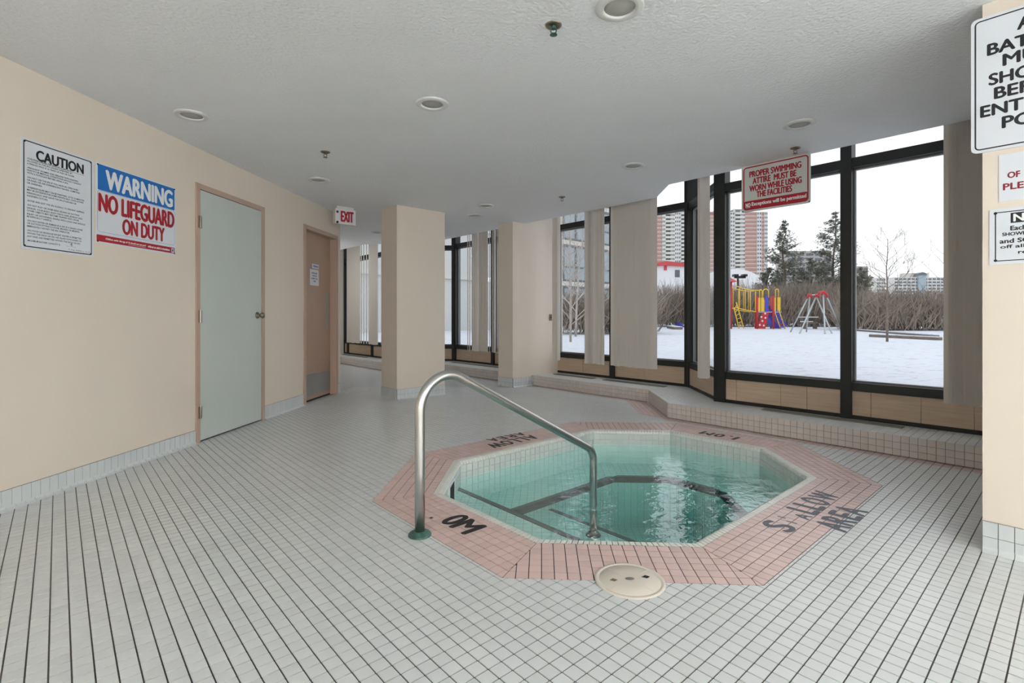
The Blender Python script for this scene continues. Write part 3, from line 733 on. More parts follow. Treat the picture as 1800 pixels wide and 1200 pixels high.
# ------------------------------------------------------------------ hot tub
tub = empty('hot_tub', Matrix.Translation((.575, 3.58, 0)), label='sunken octagonal hot tub with pink tiled border and steps', category='hot tub')
ped = []
for k in range(8):
    a, b = Vector(O_out[k]), Vector(O_out[(k+1) % 8]); c, d = Vector(O_in[(k+1) % 8]), Vector(O_in[k])
    x = (b-a).normalized(); ang = math.atan2(x.y, x.x); L = (b-a).length
    ped += lay(-.2, L+.2, 0, BW, PIT*1.02, BW/6, .0040, ang, tuple(a), inside=halfplanes([tuple(a), tuple(b), tuple(c), tuple(d)]))
bm_ = MB()
for k in range(8):
    a, b, c, d = O_out[k], O_out[(k+1) % 8], O_in[(k+1) % 8], O_in[k]; bm_.add([(*q, -.0025) for q in (a, b, c, d)], [(0, 1, 2, 3)])
bm_.build('border_bed', m_gro, tub, world=True)
lay_objects('border_tile', tub, ped, m_pink, dims='b')
# coping: small white bullnose tiles
cop = []
for k in range(8):
    a, b = Vector(O_in[k]), Vector(O_in[(k+1) % 8]); c, d = Vector(O_wall[(k+1) % 8]), Vector(O_wall[k])
    x = (b-a).normalized(); y = Vector((-x.y, x.x)); L = (b-a).length; n = round(L/.027); off = (c-b).dot(x)
    for i in range(n):
        f0, f1 = i/n, (i+1)/n; g = .0017
        def row(f, e): 
            o0 = a+x*(L*f+e); i0 = d+x*((c-d).length*f+e); return o0, i0
        (o0, i0), (o1, i1) = row(f0, g), row(f1, -g)
        prof = [(0, 0), (.6, .001), (.82, -.003), (.95, -.011), (1, -.022), (1, -.03)]
        vs = []
        for o, q in ((o0, i0), (o1, i1)):
            for f, z in prof: vs.append((*(o.lerp(q, f)), z))
            vs.append((*o, -.01))
        m = len(prof)+1; mid = (o0+o1+i0+i1)/4
        cop.append((vs, [(j, j+m, j+1+m, j+1) for j in range(m-1)]+[tuple(range(m)), tuple(range(2*m-1, m-1, -1))], mid))
cop.sort(key=lambda t: t[2].length)
rest = MB()
for i, (vs, fs, mid) in enumerate(cop):
    if i < 300:
        b = MB(); b.add([(v[0]-mid.x, v[1]-mid.y, v[2]) for v in vs], fs); b.build('coping_tile', m_cope, tub, Matrix.Translation((mid.x, mid.y, 0)), world=True)
    else: rest.add(vs, fs)
if rest.f: rest.build('coping_tiles_beyond', m_cope, tub, world=True, kind='stuff')
cb = MB()
for k in range(8):
    a, b, c, d = O_in[k], O_in[(k+1) % 8], O_wall[(k+1) % 8], O_wall[k]; cb.add([(*a, -.008), (*b, -.008), (*octa(-CW-.0+.004)[(k+1) % 8], -.014), (*octa(-CW+.004)[k], -.014)], [(0, 1, 2, 3)])
cb.build('coping_bed', m_gro, tub, world=True)
# pool wall tiles above and just below the water line, then basin
wt = []
for k in range(8):
    a, b = Vector(O_wall[k]), Vector(O_wall[(k+1) % 8]); L = (b-a).length; x = (a-b).normalized()
    Mw = frame((b.x, b.y, -.03-.0535*5), (x.x, x.y, 0))     # faces the pool centre
    ts = lay(0, L, 0, .0535*5, L/round(L/.0535), .0535, .003)
    wt.append((ts, Mw))
for i, (ts, Mw) in enumerate(wt): lay_objects('wall_tile', tub, ts, m_ptile, Mw, top=.0, depth=.004, dims=('pw', i), nmax=36)
bs = MB(); ow = octa(-CW+.004); zf = -.72; n = 8
bs.add([(*q, -.012) for q in ow]+[(*q, zf) for q in ow], [(i, n+i, n+(i+1) % n, (i+1) % n) for i in range(n)]+[tuple(range(n, 2*n))])
bs.build('basin', m_basin, tub, world=True)
# entry steps along the front left side, bench along the far sides
def inpoly(extra):
    p = octa(-CW+.004)
    for h in extra: p = clip(p, *h)
    return p
STEP1 = inpoly([(Q, Q, 2.13)])
MB().prism(STEP1, zf, -.17).build('step', m_basin, tub, world=True)
STEP2 = inpoly([(Q, Q, 2.72), (-Q, -Q, -2.13)])
MB().prism(STEP2, zf, -.37).build('step', m_basin, tub, world=True)
def nosing(h, z, ext, w=.034):
    p = inpoly(ext+[h, (-h[0], -h[1], -(h[2]-w))]); q = inpoly(ext+[(h[0], h[1], h[2]+.006), (-h[0], -h[1], -h[2])])
    b = MB(); b.prism(p, z, z+.004)
    b.prism(q, z-.045, z+.004); b.build('step_nosing', m_nose, tub, world=True)
nosing((Q, Q, 2.13), -.17, [])
nosing((Q, Q, 2.72), -.37, [(-Q, Q, 2.62)], .028)
bench_h = [((-Q, Q), 2.64), ((0, 1), 4.34), ((Q, Q), 3.82), ((1, 0), 1.38)]
done = [(-Q, -Q, -2.13)]
for (nx, ny), d in bench_h:
    pl = inpoly(done+[(-nx, -ny, -d)])
    if len(pl) > 2: MB().prism(pl, zf, -.30).build('bench', m_basin, tub, world=True)
    nosing((-nx, -ny, -d), -.30, done+[(a, b_, c) for (a, b_), c in bench_h if (a, b_) != (nx, ny)])
    done.append((nx, ny, d))
# skimmer mouth in the left wall
sk = MB(); sx = OX0+CW
sk.box(sx-.001, sx+.006, 3.20, 3.40, -.20, -.03); sk.build('skimmer_frame', m_sgn, tub, world=True)
MB().box(sx+.004, sx+.008, 3.225, 3.37, -.19, -.045).build('skimmer_mouth', m_dark, tub, world=True, label='dark skimmer slot')
for (x, y) in ((1.0, 3.9), (.45, 3.25)):
    b = MB(); b.lathe([(.11, 0), (.105, .012), (.03, .018), (0, .018)], 24, (x, y, zf)); b.build('floor_drain', m_nose, tub, world=True)
# painted depth and area marks on the border tiles
def mark(chars, o, xd, yd, mat, z=.0008):
    """chars: (char, x0, x1, y0, y1) in a frame o, xd, yd on the floor"""
    Mm = Matrix.Identity(4); zc = Vector((0, 0, 1)); x = Vector((*xd, 0)); y = Vector((*yd, 0))
    for r in range(3): Mm[r][0] = x[r]; Mm[r][1] = y[r]; Mm[r][2] = zc[r]
    Mm[0][3], Mm[1][3] = o
    for c, x0, x1, y0, y1 in chars:
        b = MB()
        if c == '#': b.add([Mm @ Vector(p) for p in ((x0, y0, z), (x1, y0, z), (x1, y1, z), (x0, y1, z))], [(0, 1, 2, 3)])
        else: T_add(b, c, BD, x0, x1, y0, y1, z, Mm)
        b.build('floor_lettering', mat, tub, world=True)
sd, td = (Q, Q), (-Q, Q); msd, mtd = (-Q, -Q), (Q, -Q)
mark([('#', 0, .02, -.016, .002), ('0', .075, .15, 0, .145), ('M', .165, .285, 0, .14)], tuple(ST(1.462, 2.277)), mtd, sd, m_ink)
mark([('S', 0, .085, 0, .14), ('#', .135, .147, .02, .07), ('#', .165, .177, .085, .125), ('A', .235, .300, .0, .07), ('L', .335, .405, 0, .14), ('L', .425, .495, 0, .14), ('O', .52, .60, 0, .14), ('W', .63, .76, 0, .13)], tuple(ST(2.655, .95)), sd, td, m_worn)
mark([('A', 0, .085, 0, .135), ('R', .105, .185, 0, .135), ('E', .21, .28, 0, .135), ('A', .30, .39, 0, .135)], tuple(ST(2.86, .775)), sd, td, m_worn)
mark([('1', 0, .02, 0, .12), ('.', .06, .08, 0, .02), ('0', .12, .19, 0, .12), ('M', .22, .32, 0, .12)], tuple(ST(4.42, 1.99)), td, msd, m_ink)
mark([('A', .21, .30, 0, .13), ('L', .33, .39, 0, .13), ('L', .42, .48, 0, .13), ('O', .50, .58, 0, .13), ('W', .60, .72, 0, .13)], tuple(ST(3.33, 3.265)), msd, mtd, m_ink)
mark([('A', 0, .08, 0, .10), ('R', .11, .19, 0, .10), ('E', .22, .28, 0, .10), ('A', .31, .39, 0, .10)], tuple(ST(3.12, 3.40)), msd, mtd, m_ink)
# water
wa = MB(); ow2 = octa(-CW+.006)
wa.prism(ow2, -.9, -.125)
wa.build('pool_water', m_water, kind='stuff', label='clear teal water rippling in the hot tub', category='water')
# round skimmer lid in the floor
lid = empty('skimmer_lid', Matrix.Translation((.35, 2.053, .0005)) @ Matrix.Rotation(.12, 4, 'Z'), label='round beige plastic lid set in the tiles before the hot tub', category='lid')
b = MB(); b.lathe([(.138, 0), (.136, .004), (.126, .005), (.124, .003), (.118, .003), (.116, .005), (.06, .0065), (0, .007)], 56); b.build('cover', m_beige, lid, smooth=True)
for x, y, d in ((-.066, -.004, m_switch), (.07, .012, m_dark)):
    b = MB(); b.add([(x-.017, y, .0068), (x, y-.013, .0068), (x+.017, y, .0068), (x, y+.013, .0068)], [(0, 1, 2, 3)])
    b.build('finger_hole', d, lid, label='dark square finger hole')
b = MB(); b.prism([(.019*math.cos(i*.35), .012*math.sin(i*.35)) for i in range(18)], .0065, .0078); b.build('badge', m_brsteel, lid, label='oval grey badge')
for a in range(4):
    r = math.radians(a*90+35); MB().box(.03, .115, -.0008, .0008, .0055, .0068, Matrix.Rotation(r, 4, 'Z')).build('ridge', m_beige, lid)
# handrail
hr0 = ST(1.30, 2.126)
hr = empty('handrail', zframe((hr0.x, hr0.y, 0), (1, 1)), label='bent stainless steel handrail leading down into the hot tub', category='handrail')
def arc(c, r, a0, a1, n=10): return [(c[0]+r*math.cos(math.radians(a0+(a1-a0)*i/n)), 0, c[1]+r*math.sin(math.radians(a0+(a1-a0)*i/n))) for i in range(n+1)]
RB = .165; sl = math.degrees(math.atan(.527))               # slope of the long run
c0 = (RB, .592); path = [(0, 0, 0), (0, 0, .3)]+arc(c0, RB, 180, 90-sl, 16)
R2 = .11; x2 = 1.30
p1 = path[-1]
# second bend: tangent to the run and to the vertical at x2
cx2 = x2-R2; tx = cx2+R2*math.cos(math.radians(90-sl)); tz_line = p1[2]-(tx-p1[0])*math.tan(math.radians(sl)); cz2 = tz_line-R2*math.sin(math.radians(90-sl))
path += arc((cx2, cz2), R2, 90-sl, 0, 10)+[(x2, 0, -.37)]
MB().tube(path, .0242, 20).build('rail_tube', m_steel, hr, smooth=True)
b = MB(); b.lathe([(.024, .022), (.036, .020), (.040, .014), (.050, .012), (.056, .004), (.056, 0)], 28); b.build('base_flange', m_patina, hr, smooth=True, label='green corroded base flange')
b = MB(); b.lathe([(.024, .02), (.036, .018), (.05, .004), (.05, 0)], 20, (x2, 0, -.37)); b.build('base_flange', m_nose, hr, smooth=True)
# ------------------------------------------------------------------ added fill lamps, out of view behind the camera and in the corridor
m_diff = bpy.data.materials.new('fill_diffuser'); m_diff.use_nodes = True
pn = m_diff.node_tree.nodes['Principled BSDF']; pn.inputs['Emission Color'].default_value = (.92, .97, 1, 1); pn.inputs['Emission Strength'].default_value = FILL
def fill_mat(name, k):
    m = m_diff.copy(); m.name = name; m.node_tree.nodes['Principled BSDF'].inputs['Emission Strength'].default_value = k; return m
def fill_batten(s, t, label, k):  # unseen hanging fixture, added to brighten the room beyond its daylight
    o = ST(s, t); r = empty('fill_light', zframe((o.x, o.y, CEIL), (1, -1)), label=label, category='light', group='added hanging fill lights')
    for x in (-.5, .5): MB().tube([(x, 0, -.38), (x, 0, 0)], .008, 8).build('rod', m_trim, r)
    for x in (-.62, .60): MB().box(x, x+.02, -.07, .07, -.47, -.37).build('end_cap', m_trim, r)
    b = MB(); b.tube([(-.60, 0, -.42), (.60, 0, -.42)], .055, 12); b.build('diffuser', fill_mat('hanging_fill_diffuser', k), r, smooth=True)
for s, t, k, l in ((3.9, -3.1, FILL, 'added fill light hanging nearest the rear window'), (.7, -3.0, FILL, 'added fill light hanging in the middle of the rear room'), (-1.2, -2.4, FILL, 'added fill light hanging closest to the back wall'),
                   (3.45, 10.2, FILL*.30, 'dim added fill light hanging in the side corridor')): fill_batten(s, t, l, k)
def wall_fill_light(M, label):  # unseen wall fixture, added as low fill for ceiling and walls
    r = empty('wall_fill_light', M, label=label, category='light', group='added fill lights on the rear walls')
    MB().box(-.64, .64, -.09, .09, 0, .03).build('housing', m_trim, r)
    b = MB(); b.tube([(-.61, 0, .075), (.61, 0, .075)], .06, 12); b.build('diffuser', fill_mat('wall_fill_diffuser', FILL*1.15), r, smooth=True)
for s, w_ in ((.7, 'near the back corner of the right end wall'), (2.3, 'in the middle of the right end wall'), (3.9, 'near the window on the right end wall')):
    o = ST(s, -4.5); wall_fill_light(frame((o.x, o.y, 1.35), (-1, -1, 0)), 'added fill light '+w_)
for x, w_ in ((-1.2, 'at the left of the back wall'), (1.2, 'at the right of the back wall')): wall_fill_light(frame((x, -3.5, 1.35), (-1, 0, 0)), 'added fill light '+w_)
# ================================================================== outdoors
GZ = .30
m_snow = M_('trodden_snow', (206, 211, 220), .8, bump=.6, bs=6)
n = m_snow.node_tree; pb = n.nodes['Principled BSDF']; tcs = n.nodes.new('ShaderNodeTexCoord')
mps = n.nodes.new('ShaderNodeMapping'); mps.inputs['Scale'].default_value = (.55, 1, 1); mps.inputs['Rotation'].default_value = (0, 0, -.7)
fl1 = n.nodes.new('ShaderNodeTexNoise'); fl1.inputs['Scale'].default_value = 9; fl1.inputs['Detail'].default_value = 8; fl1.inputs['Roughness'].default_value = .7
rs = n.nodes.new('ShaderNodeValToRGB'); rs.color_ramp.elements[0].position = .54; rs.color_ramp.elements[0].color = (*lin((205, 210, 220)), 1)
rs.color_ramp.elements[1].position = .74; rs.color_ramp.elements[1].color = (*lin((126, 124, 122)), 1)
n.links.new(tcs.outputs['Object'], mps.inputs['Vector']); n.links.new(mps.outputs[0], fl1.inputs['Vector']); n.links.new(fl1.outputs['Fac'], rs.inputs['Fac']); n.links.new(rs.outputs['Color'], pb.inputs['Base Color'])
gp = xy(*[(s+.13, t) for s, t in win_line])
gp = xy((5.32, -600))+gp+xy((5.32, 600), (1500, 600), (1500, -600))
MB().prism(gp, GZ-.4, GZ).build('ground', m_snow, kind='structure', label='snow covered lawn outside the windows', category='snow')
def OF(u, d):
    """frame on the snow at pixel column u, d metres out: x right, y away, z up; and a pixel reader for that upright plane"""
    r = ray(u, YH); o = Vector((r.x*d, r.y*d, GZ)); x = Vector((CA, SA)); k = d/F
    Mx = zframe(o, (x.x, x.y))
    return Mx, (lambda uu, vv: ((uu-u)*k, (YH-vv)*k+H-GZ)), k
m_pred = M_('playground_red', (186, 40, 44), .5, var=.1); m_pyel = M_('playground_yellow', (232, 190, 60), .5, var=.08); m_pblu = M_('playground_blue', (70, 70, 190), .45, var=.08)
m_galv = M_('galvanised_tube', (176, 184, 186), .45, .6, var=.08); m_twig = M_('bare_twig_bark', (158, 146, 134), .9, c2=(116, 104, 94), vs=.8)
m_bark = M_('tree_bark', (122, 110, 100), .9, var=.3, vs=6); m_pale = M_('pale_birch_bark', (178, 170, 162), .9, var=.25, vs=5)
m_needle = M_('pine_needles', (112, 116, 100), .9, c2=(84, 90, 78), vs=.9, rnd=.25)
m_timber = M_('weathered_timber', (120, 108, 96), .9, var=.25, vs=8); m_white = M_('white_render', (220, 220, 220), .8, var=.04, vs=.3)
m_redroof = M_('red_metal_roof', (190, 70, 72), .6, var=.1); m_brick = M_('far_brick', (172, 134, 124), .9, var=.06, vs=.3); m_slab = M_('far_concrete', (204, 202, 196), .9, var=.05, vs=.3)
m_fwin = M_('far_dark_glass', (92, 98, 108), .3, var=.2, vs=.5); m_shade = M_('far_shade_grey', (120, 122, 122), .8); m_tanb = M_('far_tan_block', (164, 158, 152), .9, var=.08, vs=.2)  # m_shade: shade of the balcony recesses put into the colour
m_wing = M_('pale_concrete_panel', (196, 198, 196), .8, var=.05, vs=.6); m_wpane = M_('sky_lit_window_pane', (150, 166, 174), .12, var=.12, vs=.6); m_alu = M_('grey_window_bar', (96, 102, 104), .5)
# ---- playground tower
Mp, pf, k = OF(1335, 30.6)
pg = empty('playground_tower', Mp, label='red yellow and blue climbing frame with slide on the snow', category='playground')
def P(u, v, y=0): x, z = pf(u, v); return (x, y, max(z, 0))
def tubep(name, pts, r, mat, n=8): return MB().tube(pts, r, n).build(name, mat, pg, smooth=True)
for u, v0, y in ((1331, 521, 0), (1359.5, 520, 0), (1345, 520, 1.2), (1373, 519, 1.2)): tubep('post', [P(u, 579, y), P(u, v0, y)], .06, m_pred)
for u in (1288.5, ): tubep('post', [P(u, 578, .3), P(u, 495, .3)], .07, m_pred)
tubep('post', [P(1283, 578, 1.3), P(1283, 495, 1.3)], .07, m_pred)
xr, zr = pf(1286, 495); b = MB(); b.add([(xr-.32, -.1, zr), (xr+.32, -.1, zr), (xr+.32, 1.6, zr), (xr-.32, 1.6, zr), (xr, .75, zr+.45)], [(0, 1, 4), (1, 2, 4), (2, 3, 4), (3, 0, 4), (3, 2, 1, 0)]); b.build('pyramid_roof', m_pred, pg)
def panel(u0, u1, v0, v1, y, mat, name='panel'):
    (x0, _, z1), (x1, _, z0) = P(u0, v0), P(u1, v1); box(name, mat, x0, x1, y, y+.05, z0, z1, pg)
panel(1332.5, 1336.5, 523, 547, 0, m_pyel); panel(1338, 1343, 523, 547, 0, m_pyel); panel(1345, 1350.5, 520, 548, 0, m_pblu); panel(1352, 1357, 526, 547, .6, m_pyel)
panel(1361, 1364, 522, 547, 0, m_pyel); panel(1367, 1372, 522, 546, 0, m_pyel); panel(1283, 1287.5, 517, 540, .3, m_pyel); panel(1280, 1283, 517, 540, .8, m_pyel)
panel(1330, 1374, 547.5, 549, 0, m_galv, 'deck'); panel(1280, 1292, 541, 542.5, .3, m_galv, 'deck')
for u0, u1, v0 in ((1335, 1339.5, 509), (1341, 1351, 508), (1363, 1368.5, 508)):
    x0, _, z0 = P(u0, 523); x1, _, zt = P(u1, v0); r = (x1-x0)/2
    tubep('hoop', [(x0, 0, z0)]+[(x0+r-r*math.cos(a*math.pi/8), 0, zt-r+r*math.sin(a*math.pi/8)) for a in range(9)]+[(x1, 0, z0)], .028, m_pyel, 6)
# climbing wall
q = [P(1340, 549), P(1351.5, 549), P(1345.5, 577.5), P(1331.5, 577.5)]
b = MB(); b.add([(x, 0-.0, z) for x, y, z in q]+[(x, .05, z) for x, y, z in q], [(3, 2, 1, 0), (4, 5, 6, 7), (0, 1, 5, 4), (1, 2, 6, 5), (2, 3, 7, 6), (3, 0, 4, 7)]); b.build('climbing_wall', m_pred, pg)
for u, v in ((1345, 551), (1345.5, 558.5), (1338.5, 557), (1340, 564), (1335.5, 571), (1342.5, 572)):
    x, _, z = P(u, v); b = MB(); b.lathe([(0, .03), (.05, .02), (.06, 0)], 8, M=Matrix.Translation((x, 0, z)) @ Matrix.Rotation(math.pi/2, 4, 'X')); b.build('hand_hold', m_white, pg)
# bridge
def curve(u0, v0, u1, v1, sag, n=8): return [P(u0+(u1-u0)*i/n, v0+(v1-v0)*i/n+sag*math.sin(math.pi*i/n)) for i in range(n+1)]
for y in (0., .9):
    for (a, bb, c, d, s_) in ((1293, 502, 1338, 510, 3), (1293, 540, 1331, 548, 1)): tubep('bridge_rail', [(x, y, z) for x, _, z in curve(a, bb, c, d, s_)], .026, m_pyel, 6)
    for u, v0, v1 in ((1300, 506, 542), (1310, 509, 545), (1319, 511, 547), (1328, 511, 548)): tubep('bridge_post', [P(u, v0, y), P(u, v1, y)], .022, m_pyel, 6)
tubep('ladder_rail', [P(1294, 531), P(1307.5, 577)], .03, m_pyel, 6); tubep('ladder_rail', [P(1290, 540), P(1299, 577)], .03, m_pyel, 6)
for i in range(6): f = (i+.5)/6; tubep('rung', [P(1290+9*f, 540+36*f), P(1294+13.5*f, 533+43*f)], .02, m_pyel, 6)
for a, c in ((1362, 1372.5), (1369, 1380)): tubep('stair_rail', [P(a, 548 if a < 1365 else 545), P(c, 579)], .035, m_pyel, 6)
for i in range(5): f = (i+.7)/5.4; b = MB(); x0, _, z0 = P(1362+10.5*f, 548+31*f); x1, _, _ = P(1369+11*f, 548); b.box(x0, x1, -.05, .15, z0-.03, z0+.02); b.build('stair_tread', m_pred if i == 3 else m_pblu, pg)
def slide(pts, wd, y, name='slide'):
    b = MB(); n_ = len(pts); cs = [(-wd, .22), (-wd, 0), (wd, 0), (wd, .22), (wd+.04, .22), (wd+.04, -.05), (-wd-.04, -.05), (-wd-.04, .22)]
    vs = []
    for x, _, z in pts:
        for dy, dz in cs: vs.append((x, y+dy, z+dz))
    m = len(cs); b.add(vs, [(i*m+j, i*m+(j+1) % m, (i+1)*m+(j+1) % m, (i+1)*m+j) for i in range(n_-1) for j in range(m)]+[tuple(range(m)), tuple(range(n_*m-1, n_*m-m-1, -1))]); b.build(name, m_pblu, pg)
slide([P(1371, 543), P(1378, 553), P(1384, 564), P(1388, 571), P(1393, 573)], .3, 1.0)
slide([P(1352, 549), P(1358, 558), P(1364, 568), P(1369, 574), P(1378, 576)], .3, .7)
# ---- swing frame
sw0 = OF(1420, 24.0); Ms, sf, ks = sw0
swg = empty('swing_frame', Ms, label='grey tubular swing frame with red top fittings on the snow', category='swing'); Mi = Ms.inverted()
def zz(a, b): return (1260+a/6.667, 440+b/6.667)
def top(a, b): x, z = sf(*zz(a, b)); return Vector((x, 0, z))
def foot(a, b): return Mi @ gnd(*zz(a, b), GZ)
for t_, ft in (((1075, 540), (862, 958)), ((1090, 545), (1050, 955)), ((1162, 545), (970, 975)), ((1168, 545), (1350, 975)), ((1247, 515), (1268, 980)), ((1285, 535), (1462, 930))):
    MB().tube([foot(*ft), top(*t_)], .032, 8).build('leg', m_galv, swg, smooth=True)
for pts in (((1060, 560), (1070, 525), (1100, 515), (1105, 560)), ((1150, 555), (1160, 522), (1180, 520), (1190, 550)), ((1185, 515), (1210, 490), (1250, 482), (1280, 505), (1300, 550)), ((1240, 485), (1247, 550))):
    MB().tube([top(*p_) for p_ in pts], .055, 8).build('top_fitting', m_pred, swg, smooth=True)
MB().tube([top(1085, 525), top(1165, 520), top(1250, 490)], .03, 8).build('top_bar', m_galv, swg, smooth=True)
# ---- picnic table behind the swing
Mt, tf, kt = OF(1424, 30.5); pt = empty('picnic_table', Mt, label='snowy grey picnic table behind the swing frame', category='table')
def tb(a0, a1, b0, b1, y0, y1, nm, mat): (x0, z1), (x1, z0) = tf(*zz(a0, b0)), tf(*zz(a1, b1)); box(nm, mat, x0, x1, y0, y1, max(0, z0), z1, pt)
tb(1075, 1230, 775, 787, .3, 1.1, 'table_top', m_white); tb(990, 1150, 846, 856, -.4, -.1, 'bench_seat', m_timber); tb(1010, 1125, 828, 840, -.05, .3, 'bench_seat', m_white)
for a in (1095, 1215): tb(a, a+14, 787, 925, .6, .8, 'leg', m_timber)
for a in (1000, 1130): tb(a, a+12, 856, 925, -.3, -.2, 'leg', m_timber)
# ---- lamp post, blue sled, timbers
Ml, lf, kl = OF(1297, 46); lp_ = empty('lamp_post', Ml, label='dark T-shaped lamp post behind the climbing frame', category='lamp post')
x, z = lf(1297, 487); MB().tube([(x, 0, 0), (x, 0, z)], .09, 8).build('pole', m_black, lp_)
x0, _ = lf(1291, 487); x1, _ = lf(1310, 487); box('cross_arm', m_black, x0, x1, -.1, .1, z-.1, z+.1, lp_)
for u in (1292.5, 1308): xx, _ = lf(u, 487); box('lamp_head', m_black, xx-.2, xx+.2, -.25, .25, z+.05, z+.25, lp_)
Mb_, bf, kb = OF(1201, 35.5); sd_ = empty('toy_sled', Mb_, label='small blue plastic sled lying on the snow', category='sled')
b = MB(); b.prism(rrect(-.3, .5, -.4, .4, .15), .02, .12); b.build('hull', m_pblu, sd_); b = MB(); rim(b, -.3, .5, -.4, .4, .08, 0, .2, .15); b.prism([(-.34, -.4), (-.28, -.4), (-.28, .4), (-.34, .4)], .0, .34); b.build('rim', m_pblu, sd_)
def timber(label, p0, p1, hgt, wd, kx=1):
    a = gnd(*p0, GZ); c = gnd(*p1, GZ); d = (c-a); L = d.length; r = empty('timber_beam', zframe((a.x, a.y, GZ), (d.x, d.y)), label=label, category='timber')
    box('beam', m_timber, 0, L, 0, wd, 0, hgt, r, bevel=.01); b = MB(); b.box(.02, L-.02, .01, wd-.01, hgt, hgt+.03); b.build('snow_cap', m_snow, r)
timber('long weathered timber beam beside the young bare tree', (1527, 592), (1647, 598), .09, .2)
timber('thin timber edging further back along the thicket', (1505, 581.5), (1643, 592.5), .07, .15)
timber('short pale plank at the left edge of the snow', (1172, 576.5), (1184, 579), .14, .5)
# ---- trees
def branch(mb, p, d, L, r, depth, spread, up, kids=3, seg=3):
    pts = [p]; rs = [r]; dd = d.normalized()
    for i in range(seg):
        dd = (dd+Vector((random.uniform(-1, 1), random.uniform(-1, 1), random.uniform(-.6, .8)+up))*.16).normalized()
        pts.append(pts[-1]+dd*L/seg); rs.append(r*(1-.6*(i+1)/seg))
    mb.tube(pts, rs, 5 if r > .02 else 3, cap=False)
    if depth:
        for i in range(kids):
            f = random.uniform(.3, 1); j = min(seg-1, int(f*seg)); q0 = pts[j].lerp(pts[j+1], f*seg-j)
            ax = Vector((random.uniform(-1, 1), random.uniform(-1, 1), random.uniform(-.2, .8))).normalized()
            branch(mb, q0, (dd+ax*spread), L*random.uniform(.45, .7), r*.5, depth-1, spread, up, kids, seg)
def bare_tree(label, pos, h, r, mat, nb=12, clear=.35, depth=3, spread=.9, lean=0, kids=3):
    root = empty('bare_tree', Matrix.Translation(pos), label=label, category='tree')
    t = MB(); pts = [Vector((lean*f*f*h+random.uniform(-.01, .01)*h*f, random.uniform(-.01, .01)*h*f, f*h)) for f in [i/7 for i in range(8)]]
    t.tube(pts, [r*(1-.8*i/7) for i in range(8)], 8); t.build('trunk', mat, root, smooth=True)
    b = MB()
    for i in range(nb):
        f = clear+(1-clear)*(i+.5)/nb; j = min(6, int(f*7)); p0 = pts[j].lerp(pts[j+1], f*7-j); a = i*2.4
        branch(b, p0, Vector((math.cos(a), math.sin(a), .75)), h*.36*(1.15-f*.65), r*.42*(1.2-f*.8), depth-1, spread, .25, kids)
    b.build('branches', mat, root, kind='stuff'); return root
bare_tree('young bare tree with a single trunk standing on the snow', gnd(1559.5, 600.5, GZ), 3.05, .034, m_bark, nb=20, clear=.34, depth=3, kids=4)
tr2 = bare_tree('tall thin bare tree rising from the thicket at the right', gnd(1661, 582, GZ), 4.6, .05, m_bark, nb=9, clear=.45, depth=3)
Mc = far(1003, 556, 15.); bare_tree('pale many-branched bare tree before the neighbouring wing', (Mc.x, Mc.y, GZ), 5.2, .035, m_pale, nb=30, clear=.08, depth=3, kids=4)
Mc = far(1012, 556, 19.); bare_tree('leaning pale bare tree further back before the wing', (Mc.x, Mc.y, GZ), 6.0, .045, m_pale, nb=26, clear=.1, depth=3, lean=.12, kids=4)
def pine(label, u, d, vtop, wmax, dense, n_wh, seed):
    random.seed(seed); r = ray(u, YH); h = (YH-vtop)/F*d+H-GZ
    root = empty('pine_tree', Matrix.Translation((r.x*d, r.y*d, GZ)), label=label, category='tree')
    MB().tube([(random.uniform(-.03, .03)*i, 0, h*i/8) for i in range(9)], [.16*(1-.93*i/8)+.01 for i in range(9)], 7).build('trunk', m_bark, root, smooth=True)
    br = MB(); nd = MB()
    for i in range(n_wh):
        f = (i+.6)/n_wh; z = h*(.12+.86*f); prof = (1-f)**.75*wmax*(1 if f < .85 else .8)+.12
        for j in range(random.randint(4, 6)):
            a = random.uniform(0, 6.28); L = prof*random.uniform(.55, 1.1); pts = []
            for q_ in range(5):
                g_ = q_/4; pts.append(Vector((math.cos(a)*L*g_, math.sin(a)*L*g_, z+L*(.28*g_*g_+.12*g_))))
            br.tube(pts, [.03*(1-.8*x_/4)*(1.2-f) for x_ in range(5)], 3, cap=False)
            for c_ in range(int(dense*L*4)+3):
                g_ = random.uniform(.35 if f > .5 else .2, 1.0); m_ = min(3, int(g_*4)); q0 = pts[m_].lerp(pts[m_+1], g_*4-m_)+Vector((random.gauss(0, .12), random.gauss(0, .12), random.gauss(0.04, .08)))*(.5+.5*L)
                for e_ in range(9):
                    dv = Vector((random.gauss(0, 1), random.gauss(0, 1), random.gauss(.5, .8))).normalized()*random.uniform(.10, .2); sd2 = dv.orthogonal().normalized()*.022
                    nd.add([q0-sd2, q0+sd2, q0+dv], [(0, 1, 2)])
    br.build('branches', m_bark, root, kind='stuff'); nd.build('needles', m_needle, root, kind='stuff')
pine('open crowned pine standing in the middle of the thicket', 1379, 44, 385, 2.7, 3.6, 26, 3)
pine('taller pine partly behind the black window mullion', 1466, 42, 370, 2.7, 4.2, 26, 4)
pine('low dark pine left of the open crowned pine', 1352, 43, 470, 2.1, 5, 16, 5)
pine('low bushy pine between the two tall pines', 1425, 46, 452, 2.6, 5, 16, 6)
pine('sloping dark conifer just right of the window mullion', 1514, 38, 470, 1.9, 5, 16, 8)
random.seed(11)
